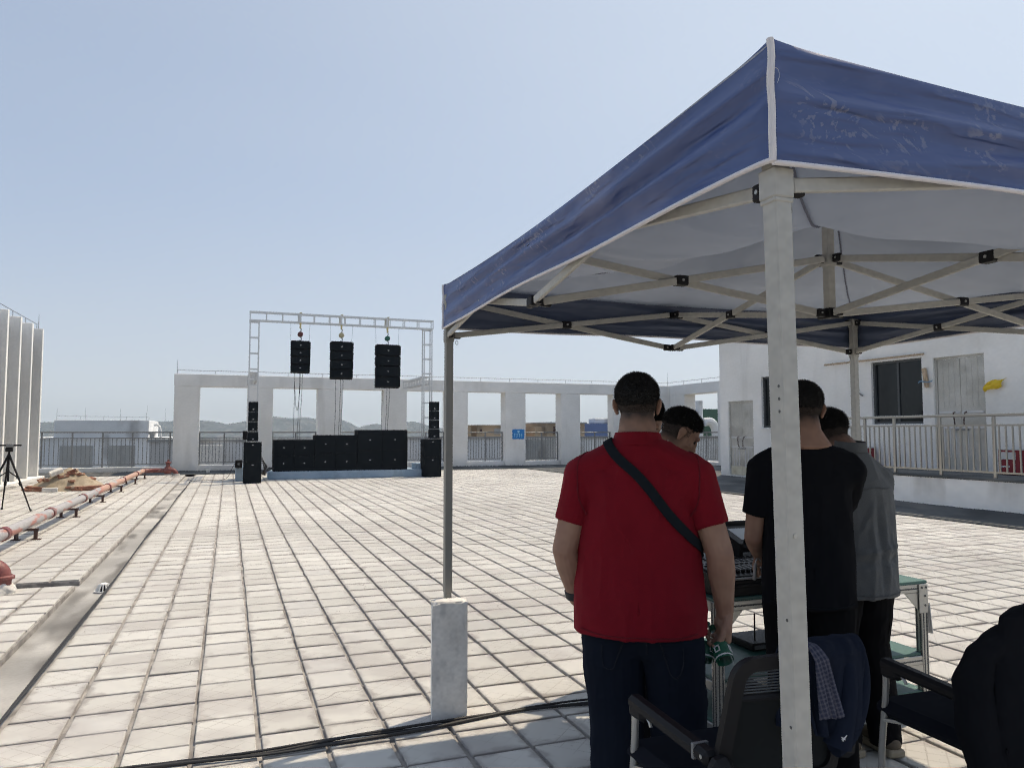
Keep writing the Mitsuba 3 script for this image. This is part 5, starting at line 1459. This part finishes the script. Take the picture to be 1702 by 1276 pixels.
def on_surface(mesh, path, width, off, n=70, k=7):
    """A band laid on a surface: follows path, each point pushed to the nearest vertex's normal plane."""
    from scipy.spatial import cKDTree
    v, nr = np.array(mesh.vertices), np.array(mesh.vertex_normals)
    tree = cKDTree(v)
    p = spline(path, n)
    out = np.zeros((n, k, 3)); nrm = np.zeros((n, k, 3))
    for _ in range(3):
        d, i = tree.query(p, k=6)
        w_ = 1 / (d + 1e-4); w_ /= w_.sum(1, keepdims=True)
        p = (v[i] * w_[..., None]).sum(1)
    for c in range(3): p[:, c] = np.convolve(np.pad(p[:, c], 6, 'edge'), np.ones(13) / 13, 'valid')
    d, i = tree.query(p); nn = nr[i]
    for c in range(3): nn[:, c] = np.convolve(np.pad(nn[:, c], 5, 'edge'), np.ones(11) / 11, 'valid')
    nn /= np.linalg.norm(nn, axis=1, keepdims=True)
    tg = np.gradient(p, axis=0); tg /= np.linalg.norm(tg, axis=1, keepdims=True)
    sd = np.cross(tg, nn)
    for j in range(k):
        q = p + sd * (width * (j / (k - 1) - 0.5))
        d, i = tree.query(q, k=5)
        w_ = 1 / (d + 1e-4); w_ /= w_.sum(1, keepdims=True)
        h = ((v[i] - q[:, None]) * nn[:, None]).sum(-1)
        out[:, j] = q + nn * ((h * w_).sum(1) + off)[:, None]
    for j in range(k):
        for c in range(3): out[:, j, c] = np.convolve(np.pad(out[:, j, c], 2, 'edge'), np.ones(5) / 5, 'valid')
    idx = np.arange(n * k).reshape(n, k)
    f = np.concatenate([np.stack([idx[:-1, :-1], idx[1:, :-1], idx[1:, 1:]], -1).reshape(-1, 3), np.stack([idx[:-1, :-1], idx[1:, 1:], idx[:-1, 1:]], -1).reshape(-1, 3)])
    return shell(tm(out.reshape(-1, 3), f), 0.003)


def collar(c, rx, ry, h, tilt, flare=0.012, open_front=0.0, spread=0.10):
    def fn(u, v):
        a = -np.pi / 2 + (u - 0.5) * 2 * np.pi * (1 - open_front)
        r = 1 + spread * (1 - v) ** 1.5 + 0.0 * u
        x, y = rx * np.cos(a) * r, ry * np.sin(a) * r
        fold = flare * np.sin(np.pi * v)
        return np.stack([c[0] + x * (1 + fold), c[1] + y * (1 + fold), c[2] + h * v - tilt * (y + ry)], 1)
    return shell(grid(48, 8, fn), 0.004)


# man in the red polo shirt, back to the camera
tR, MR, shirtR, bodyR, toHR, RR = person(
    'heavyset man in red polo shirt and dark jeans seen from behind', (1.472, 2.545), 31,
    ((0.0, 0.035, 1.588), 3, 4, 0), ((0, 0.012, 1.425), (0, 0.018, 1.50), 0.076),
    [(0, -0.004, 1.418, 0.122, 0.094, 0.052), (0, 0.0, 1.24, 0.212, 0.132, 0.13), (0, 0.025, 0.99, 0.238, 0.170, 0.14), (0, 0.01, 0.82, 0.250, 0.176, 0.12), (0, 0.005, 0.70, 0.252, 0.176, 0.08)],
    [(-0.192, 0, 1.318, 0.080, 0.078, 0.078), (0.196, 0, 1.318, 0.080, 0.078, 0.078)],
    {'left': dict(p=((-0.208, 0.0, 1.305), (-0.281, -0.015, 1.03), (-0.243, 0.075, 0.825)), r=(0.056, 0.048, 0.031), sr=(0.080, 0.064), d=(0.25, 0.55, -0.80), n=(1, 0.1, 0.3), side=1, curl=(15, 20, 15)),
     'right': dict(p=((0.212, 0.0, 1.305), (0.298, -0.02, 1.03), (0.318, 0.05, 0.80)), r=(0.056, 0.050, 0.032), sr=(0.080, 0.064), d=(-0.08, 0.10, -1.0), n=(-0.95, -0.45, 0), side=1, curl=(38, 52, 40), thumb=20)},
    dict(pelvis=(0.0, 0.0, 0.78, 0.195, 0.130, 0.12), left=([(-0.100, 0, 0.70), (-0.095, 0.005, 0.50), (-0.088, 0.0, 0.28), (-0.098, -0.02, 0.06)], [0.122, 0.108, 0.098, 0.090]),
         right=([(0.118, 0, 0.70), (0.138, 0.005, 0.50), (0.140, 0.0, 0.28), (0.145, -0.02, 0.06)], [0.122, 0.108, 0.098, 0.090])),
    ('m_redshirt', 'm_denim'), 0.732, 0.62, hair=(0.010, 900, 3, -0.014, 0.011), w=1.0, wr=0.0095,
    crease=[((0.02, -0.2, 1.22), (0.05, 0, -1), -0.004, 0.012, 0.40), ((-0.17, -0.16, 1.16), (0.35, 0, -1), 0.006, 0.02, 0.35), ((0.17, -0.15, 1.14), (-0.25, 0, -1), 0.006, 0.02, 0.30), ((-0.2, -0.12, 0.80), (1, 0, 0.08), 0.005, 0.02, 0.4),
            ((0.16, -0.12, 1.25), (0.25, 0, -1), -0.007, 0.012, 0.2), ((-0.17, -0.12, 1.25), (-0.25, 0, -1), -0.007, 0.012, 0.2)])
add('collar', collar((0, 0.012, 1.432), 0.087, 0.088, 0.050, 0.06, 0.014, 0.0, 0.22), 'm_redshirt', tR, True, at=MR)
add('bag_strap', on_surface(shirtR, [(-0.095, 0.10, 1.36), (-0.105, 0.02, 1.44), (-0.085, -0.08, 1.395), (-0.01, -0.13, 1.335), (0.065, -0.14, 1.245), (0.145, -0.13, 1.15), (0.212, -0.06, 1.075), (0.24, 0.05, 1.02)], 0.036, 0.006, 90), 'm_strap', tR, True, at=MR, label='black bag strap running across the red shirt')
trsR = labels_tr[tR]
add('seat_seam', on_surface(trsR, [(0.01, -0.3, 0.74), (0.012, -0.3, 0.66), (0.012, -0.3, 0.60)], 0.004, 0.001, 20, 3), 'm_thread', tR, True, at=MR)
for x0 in (-0.115, 0.135):
    for o in (0.0, 0.006):
        add('pocket_stitch', on_surface(trsR, [(x0 - 0.066 + o, -0.3, 0.73), (x0 - 0.063 + o, -0.3, 0.655), (x0 - 0.058 + o, -0.3, 0.605), (x0, -0.3, 0.578 + o), (x0 + 0.058 - o, -0.3, 0.605), (x0 + 0.063 - o, -0.3, 0.655), (x0 + 0.066 - o, -0.3, 0.73)], 0.0018, 0.001, 60, 3), 'm_thread', tR, True, at=MR)
for sd in (-1, 1):
    add('shoulder_seam', on_surface(shirtR, [(sd * 0.185, 0.03, 1.42), (sd * 0.218, -0.05, 1.34), (sd * 0.222, -0.10, 1.24), (sd * 0.200, -0.12, 1.15)], 0.0035, 0.0008, 30, 3), 'm_redseam', tR, True, at=MR)
add('hem_stitch', on_surface(shirtR, [(-0.24, -0.08, 0.755), (-0.14, -0.3, 0.753), (0, -0.3, 0.752), (0.14, -0.3, 0.753), (0.24, -0.08, 0.755)], 0.003, 0.0008, 60, 3), 'm_redseam', tR, True, at=MR)
wb = np.array((-0.248, 0.062, 0.853))
dn = np.array((-0.243, 0.075, 0.825)) - np.array((-0.281, -0.015, 1.03)); dn /= np.linalg.norm(dn)
add('watch', tube([wb - dn * 0.017, wb - dn * 0.014, wb + dn * 0.014, wb + dn * 0.017], [0.036, 0.0415, 0.0415, 0.036], 24), 'm_rubber', tR, 40, at=MR)

# the black jacket over the right chair: one soft mass on the chair back
jm = hull(ell((-0.06, -0.312, 0.862), (0.150, 0.050, 0.034)), ell((0.10, -0.312, 0.872), (0.150, 0.050, 0.034)), ell((0.0, -0.330, 0.70), (0.262, 0.070, 0.08))) + hull(ell((0.0, -0.330, 0.72), (0.262, 0.070, 0.08)), ell((0.0, -0.350, 0.50), (0.290, 0.085, 0.1))) \
    + hull(ell((0.0, -0.350, 0.50), (0.290, 0.085, 0.1)), ell((0.0, -0.352, 0.24), (0.270, 0.08, 0.08)))
jm = jm + chain([(-0.17, -0.30, 0.80), (-0.265, -0.285, 0.745), (-0.282, -0.27, 0.66), (-0.290, -0.29, 0.52), (-0.262, -0.32, 0.36)], [0.05, 0.046, 0.058, 0.066, 0.06]) \
    + chain([(0.02, -0.355, 0.84), (0.055, -0.405, 0.72), (0.06, -0.432, 0.55), (0.05, -0.44, 0.34), (0.03, -0.435, 0.20)], [0.035, 0.05, 0.058, 0.06, 0.055]) \
    + chain([(-0.10, -0.35, 0.82), (-0.13, -0.40, 0.66), (-0.15, -0.42, 0.46), (-0.15, -0.42, 0.25)], [0.03, 0.036, 0.04, 0.04]) \
    + chain([(0.20, -0.30, 0.80), (0.27, -0.30, 0.68), (0.285, -0.31, 0.5)], [0.05, 0.055, 0.06])
jmesh = creases(soft(jm, 0.013, 16), 0.016, 77, (8, 8, 5), lines=[((-0.2, -0.42, 0.7), (0.3, 0, -1), -0.012, 0.02, 0.4), ((0.16, -0.42, 0.75), (-0.1, 0, -1), -0.012, 0.018, 0.5)])
add('body', jmesh, 'm_blackshirt', black_jacket, True, at=M2)
add('cuff', tube([(0.03, -0.436, 0.185), (0.03, -0.436, 0.155)], [0.053, 0.05], 18), 'm_blackshirt', black_jacket, 40, at=M2)

# bottles in his right hand
def bottle(label, base, axis, s=1.0):
    t = thing('water_bottle', label, 'bottle')
    d, a, b = frame(axis)
    Rm = np.eye(4); Rm[:3, 0], Rm[:3, 1], Rm[:3, 2], Rm[:3, 3] = a, b, d, base
    prof = [(0.001, 0.006), (0.015, 0.004), (0.026, 0.0), (0.031, 0.006), (0.032, 0.02), (0.030, 0.03), (0.032, 0.04), (0.0315, 0.055), (0.0325, 0.06), (0.0325, 0.135), (0.030, 0.15), (0.022, 0.175), (0.013, 0.19), (0.0125, 0.205)]
    m = lathe(prof, 24); m.apply_transform(Rm)
    add('shell', m, 'm_petclear', t, True)
    lb = lathe([(0.0331, 0.066), (0.0331, 0.130)], 24); lb.apply_transform(Rm)
    k = add('label_band', lb, 'm_green', t, True)
    st = lathe([(0.0336, 0.073), (0.0336, 0.079)], 24); st.apply_transform(Rm)
    add('white_line', st, 'm_label', k, True)
    sq = join([box(-0.010, 0.010, -0.0345, -0.0325, 0.092, 0.096), box(-0.010, 0.010, -0.0345, -0.0325, 0.112, 0.116), box(-0.012, -0.008, -0.0345, -0.0325, 0.092, 0.116), box(0.006, 0.010, -0.0345, -0.0325, 0.098, 0.116)])
    for q in (0, 130, 230):
        s2 = sq.copy(); s2.apply_transform(trimesh.transformations.rotation_matrix(math.radians(q), (0, 0, 1))); s2.apply_transform(Rm)
        add('mark', s2, 'm_label', k)
    cp = lathe([(0.001, 0.214), (0.015, 0.214), (0.0155, 0.198), (0.001, 0.198)], 18); cp.apply_transform(Rm)
    add('cap', cp, 'm_green', t, 40)
    wt = lathe([(0.001, 0.009), (0.024, 0.008), (0.0295, 0.02), (0.0285, 0.03), (0.0300, 0.042), (0.0308, 0.06), (0.0308, 0.12), (0.001, 0.121)], 20); wt.apply_transform(Rm)


def world(M, p): return np.array(M.matrix)[:3, :3] @ np.asarray(p, float) + np.array(M.matrix)[:3, 3]


hb = world(MR, (0.285, 0.05, 0.705))
dirv = world(MR, (-0.40, 1.15, 1.0)) - world(MR, (0, 0, 0))
dirv /= np.linalg.norm(dirv)
bottle('clear water bottle with green label held by the neck in the red shirted man\'s hand', hb - dirv * 0.165, dirv)
hb2 = world(MR, (0.250, 0.085, 0.705))
dirv2 = world(MR, (0.12, 0.75, 1.0)) - world(MR, (0, 0, 0)); dirv2 /= np.linalg.norm(dirv2)
bottle('second green labelled bottle in the same hand, half hidden by the dark jeans', hb2 - dirv2 * 0.165, dirv2)

# man in the black T-shirt behind the near pole
tB, MB_, shirtB, bodyB, toHB, RB = person(
    'man in black short sleeved shirt half hidden behind the near tent pole', (2.355, 2.63), 32,
    ((0.0, 0.045, 1.582), -4, 8, 0), ((0, -0.005, 1.432), (0, 0.014, 1.49), 0.074),
    [(0, -0.01, 1.412, 0.110, 0.074, 0.042), (0, 0.0, 1.25, 0.185, 0.118, 0.12), (0, 0.005, 1.02, 0.188, 0.128, 0.13), (0, 0.0, 0.86, 0.192, 0.142, 0.11), (0, 0.0, 0.74, 0.194, 0.146, 0.06)],
    [(-0.165, 0, 1.325, 0.070, 0.068, 0.066), (0.165, 0, 1.325, 0.070, 0.068, 0.066)],
    {'left': dict(p=((-0.180, 0.0, 1.31), (-0.225, 0.01, 1.02), (-0.165, 0.23, 0.885)), r=(0.046, 0.038, 0.026), sr=(0.069, 0.060), d=(0.2, 0.9, -0.2), n=(0.3, 0, -1), side=-1),
     'right': dict(p=((0.180, 0.0, 1.31), (0.165, 0.19, 1.09), (0.06, 0.38, 0.98)), r=(0.046, 0.038, 0.026), sr=(0.069, 0.060), d=(-0.4, 0.8, -0.1), n=(-0.2, 0, -1), side=1)},
    dict(pelvis=(0.0, 0.0, 0.82, 0.165, 0.118, 0.11), left=([(-0.088, 0, 0.78), (-0.095, 0.01, 0.48), (-0.10, -0.01, 0.25), (-0.11, -0.02, 0.06)], [0.103, 0.082, 0.074, 0.068]),
         right=([(0.088, 0, 0.78), (0.095, 0.01, 0.48), (0.10, -0.01, 0.25), (0.11, -0.02, 0.06)], [0.103, 0.082, 0.074, 0.068])),
    ('m_blackshirt', 'm_trousers'), 0.745, 0.66, wr=0.012, hair=(0.011, 900, 11, -0.010, 0.011), shoe=('m_white', 'm_white'))
single('belt_clip', join([bar(world(MB_, (-0.215, 0.02, 0.905)), world(MB_, (-0.225, 0.0, 0.835)), 0.012, 0.018, 0.003), tube(spline([world(MB_, (-0.19, 0.03, 0.91)), world(MB_, (-0.205, 0.025, 0.925)), world(MB_, (-0.215, 0.02, 0.905))], 8), 0.003, 5)]), 'm_stainless', 'shiny metal clip hanging at the black shirted man\'s left hip', 'clip')

add('hem_stitch', on_surface(shirtB, [(-0.19, -0.06, 0.768), (-0.1, -0.3, 0.766), (0.1, -0.3, 0.766), (0.19, -0.06, 0.768)], 0.003, 0.0008, 50, 3), 'm_strap', tB, True, at=MB_)

# man in the grey shirt, turned to the left, bending over the console
tG, MG, shirtG, bodyG, toHG, RG = person(
    'man in loose grey shirt with gathered back yoke bending his head to the left', (2.825, 2.83), 2,
    ((-0.035, 0.125, 1.470), -8, 34, 0), ((0, 0.02, 1.36), (-0.015, 0.07, 1.42), 0.066),
    [(0, 0.015, 1.365, 0.092, 0.070, 0.042), (0, -0.005, 1.19, 0.188, 0.132, 0.13), (0, 0.0, 1.02, 0.196, 0.150, 0.13), (0, 0.0, 0.85, 0.198, 0.158, 0.12), (0, 0.0, 0.71, 0.200, 0.160, 0.06)],
    [(-0.130, 0.01, 1.240, 0.086, 0.080, 0.080), (0.130, 0.01, 1.240, 0.086, 0.080, 0.080)],
    {'left': dict(p=((-0.160, 0.02, 1.25), (-0.205, 0.08, 0.99), (-0.17, 0.30, 0.90)), r=(0.046, 0.038, 0.026), sr=(0.070, 0.062), d=(0.2, 0.9, -0.2), n=(0.3, 0, -1), side=-1),
     'right': dict(p=((0.160, 0.02, 1.25), (0.185, 0.12, 0.99), (0.08, 0.33, 0.93)), r=(0.046, 0.038, 0.026), sr=(0.070, 0.062), d=(-0.3, 0.9, -0.1), n=(-0.2, 0, -1), side=1)},
    dict(pelvis=(0.0, 0.0, 0.82, 0.165, 0.118, 0.11), left=([(-0.09, 0, 0.78), (-0.10, 0.03, 0.48), (-0.11, 0.0, 0.25), (-0.12, -0.02, 0.06)], [0.105, 0.085, 0.078, 0.072]),
         right=([(0.09, 0, 0.78), (0.085, 0.02, 0.48), (0.075, -0.04, 0.25), (0.07, -0.07, 0.06)], [0.105, 0.085, 0.078, 0.072])),
    ('m_greyshirt', 'm_trousers'), 0.715, 1.78, hair=(0.012, 900, 17, -0.020, 0.016), wr=0.011,
    crease=[((0.0, -0.15, 1.24), (0.02, 0, -1), -0.014, 0.012, 0.5), ((0.035, -0.15, 1.22), (0.02, 0, -1), 0.010, 0.014, 0.45), ((-0.035, -0.15, 1.22), (-0.02, 0, -1), 0.010, 0.014, 0.45),
            ((-0.08, -0.14, 1.22), (-0.08, 0, -1), -0.006, 0.012, 0.4), ((0.08, -0.14, 1.22), (0.08, 0, -1), -0.006, 0.012, 0.4), ((-0.16, -0.13, 1.253), (1, 0, 0), 0.005, 0.007, 0.32), ((-0.17, -0.14, 0.915), (1, 0, 0.12), 0.016, 0.02, 0.36), ((-0.17, -0.14, 0.875), (1, 0, 0.05), -0.012, 0.018, 0.36), ((-0.12, -0.14, 0.98), (0.6, 0, 1), 0.009, 0.014, 0.2), ((0.12, -0.14, 1.1), (-0.3, 0, -1), 0.010, 0.012, 0.25)])
add('collar', collar((0, 0.026, 1.384), 0.074, 0.074, 0.046, -0.10), 'm_greyshirt', tG, True, at=MG)

add('yoke_seam', on_surface(shirtG, [(-0.18, -0.2, 1.245), (0, -0.3, 1.252), (0.18, -0.2, 1.245)], 0.004, 0.001, 50, 3), 'm_greyseam', tG, True, at=MG)
add('hem_stitch', on_surface(shirtG, [(-0.19, -0.08, 0.74), (-0.1, -0.3, 0.735), (0.1, -0.3, 0.735), (0.19, -0.06, 0.742)], 0.003, 0.001, 50, 3), 'm_greyseam', tG, True, at=MG)

# man bending in from the left, seen in profile
tP, MP, shirtP, bodyP, toHP, RP = person(
    'short haired man seen in profile, leaning over the table beyond the red shirt', (1.885, 3.30), 108,
    ((0.0, 0.235, 1.475), 0, 40, 0), ((0, 0.10, 1.34), (0, 0.170, 1.405), 0.068),
    [(0, 0.10, 1.325, 0.098, 0.068, 0.042), (0, 0.06, 1.18, 0.188, 0.120, 0.12), (0, 0.02, 0.99, 0.186, 0.132, 0.13), (0, 0.0, 0.85, 0.184, 0.130, 0.11), (0, 0.0, 0.74, 0.18, 0.126, 0.06)],
    [(-0.165, 0.08, 1.245, 0.070, 0.068, 0.066), (0.165, 0.08, 1.245, 0.070, 0.068, 0.066)],
    {'left': dict(p=((-0.18, 0.09, 1.23), (-0.23, 0.16, 1.0), (-0.16, 0.34, 0.91)), r=(0.046, 0.038, 0.026), sr=(0.069, 0.060), d=(0.2, 0.9, -0.1), n=(0.3, 0, -1), side=-1),
     'right': dict(p=((0.18, 0.09, 1.23), (0.20, 0.02, 0.98), (0.10, 0.20, 0.84)), r=(0.046, 0.038, 0.026), sr=(0.069, 0.060), d=(-0.4, 0.7, -0.2), n=(-0.2, 0, -1), side=1)},
    dict(pelvis=(0.0, 0.0, 0.83, 0.17, 0.125, 0.11), left=([(-0.088, 0, 0.78), (-0.095, 0.02, 0.48), (-0.10, 0.0, 0.25), (-0.11, -0.02, 0.06)], [0.103, 0.082, 0.074, 0.068]),
         right=([(0.088, 0, 0.78), (0.095, 0.02, 0.48), (0.10, 0.0, 0.25), (0.11, -0.02, 0.06)], [0.103, 0.082, 0.074, 0.068])),
    ('m_blackshirt', 'm_trousers'), 0.745, 0.66, hair=(0.013, 900, 23, -0.004, 0.015), w=1.0)
add('collar', collar((0, 0.115, 1.335), 0.073, 0.073, 0.040, -0.55), 'm_white', tP, True, at=MP, label='thin white collar showing at the nape')

# man on the far side of the table, almost wholly hidden
tH, MH, shirtH, bodyH, toHH, RH = person(
    'man beyond the table with only black hair showing past the red shirt', (2.40, 4.02), 205,
    ((0.0, 0.12, 1.560), 0, 52, 0), ((0, 0.02, 1.40), (0, 0.06, 1.48), 0.062),
    [(0, 0.02, 1.385, 0.098, 0.066, 0.040), (0, 0.01, 1.23, 0.185, 0.118, 0.12), (0, 0.005, 1.02, 0.186, 0.128, 0.13), (0, 0.0, 0.86, 0.186, 0.130, 0.11), (0, 0.0, 0.74, 0.18, 0.126, 0.06)],
    [(-0.165, 0.01, 1.305, 0.070, 0.068, 0.066), (0.165, 0.01, 1.305, 0.070, 0.068, 0.066)],
    {'left': dict(p=((-0.18, 0.01, 1.29), (-0.22, 0.05, 1.03), (-0.17, 0.22, 0.90)), r=(0.046, 0.038, 0.026), sr=(0.069, 0.060), d=(0.2, 0.9, -0.2), n=(0.3, 0, -1), side=-1),
     'right': dict(p=((0.18, 0.01, 1.29), (0.22, 0.05, 1.03), (0.17, 0.22, 0.90)), r=(0.046, 0.038, 0.026), sr=(0.069, 0.060), d=(-0.2, 0.9, -0.2), n=(-0.3, 0, -1), side=1)},
    dict(pelvis=(0.0, 0.0, 0.84, 0.17, 0.125, 0.11), left=([(-0.088, 0, 0.78), (-0.095, 0.01, 0.48), (-0.10, -0.01, 0.25), (-0.11, -0.02, 0.06)], [0.103, 0.082, 0.074, 0.068]),
         right=([(0.088, 0, 0.78), (0.095, 0.01, 0.48), (0.10, -0.01, 0.25), (0.11, -0.02, 0.06)], [0.103, 0.082, 0.074, 0.068])),
    ('m_blackshirt', 'm_trousers'), 0.745, 0.66, hair=(0.014, 900, 31, 0.018, 0.016))
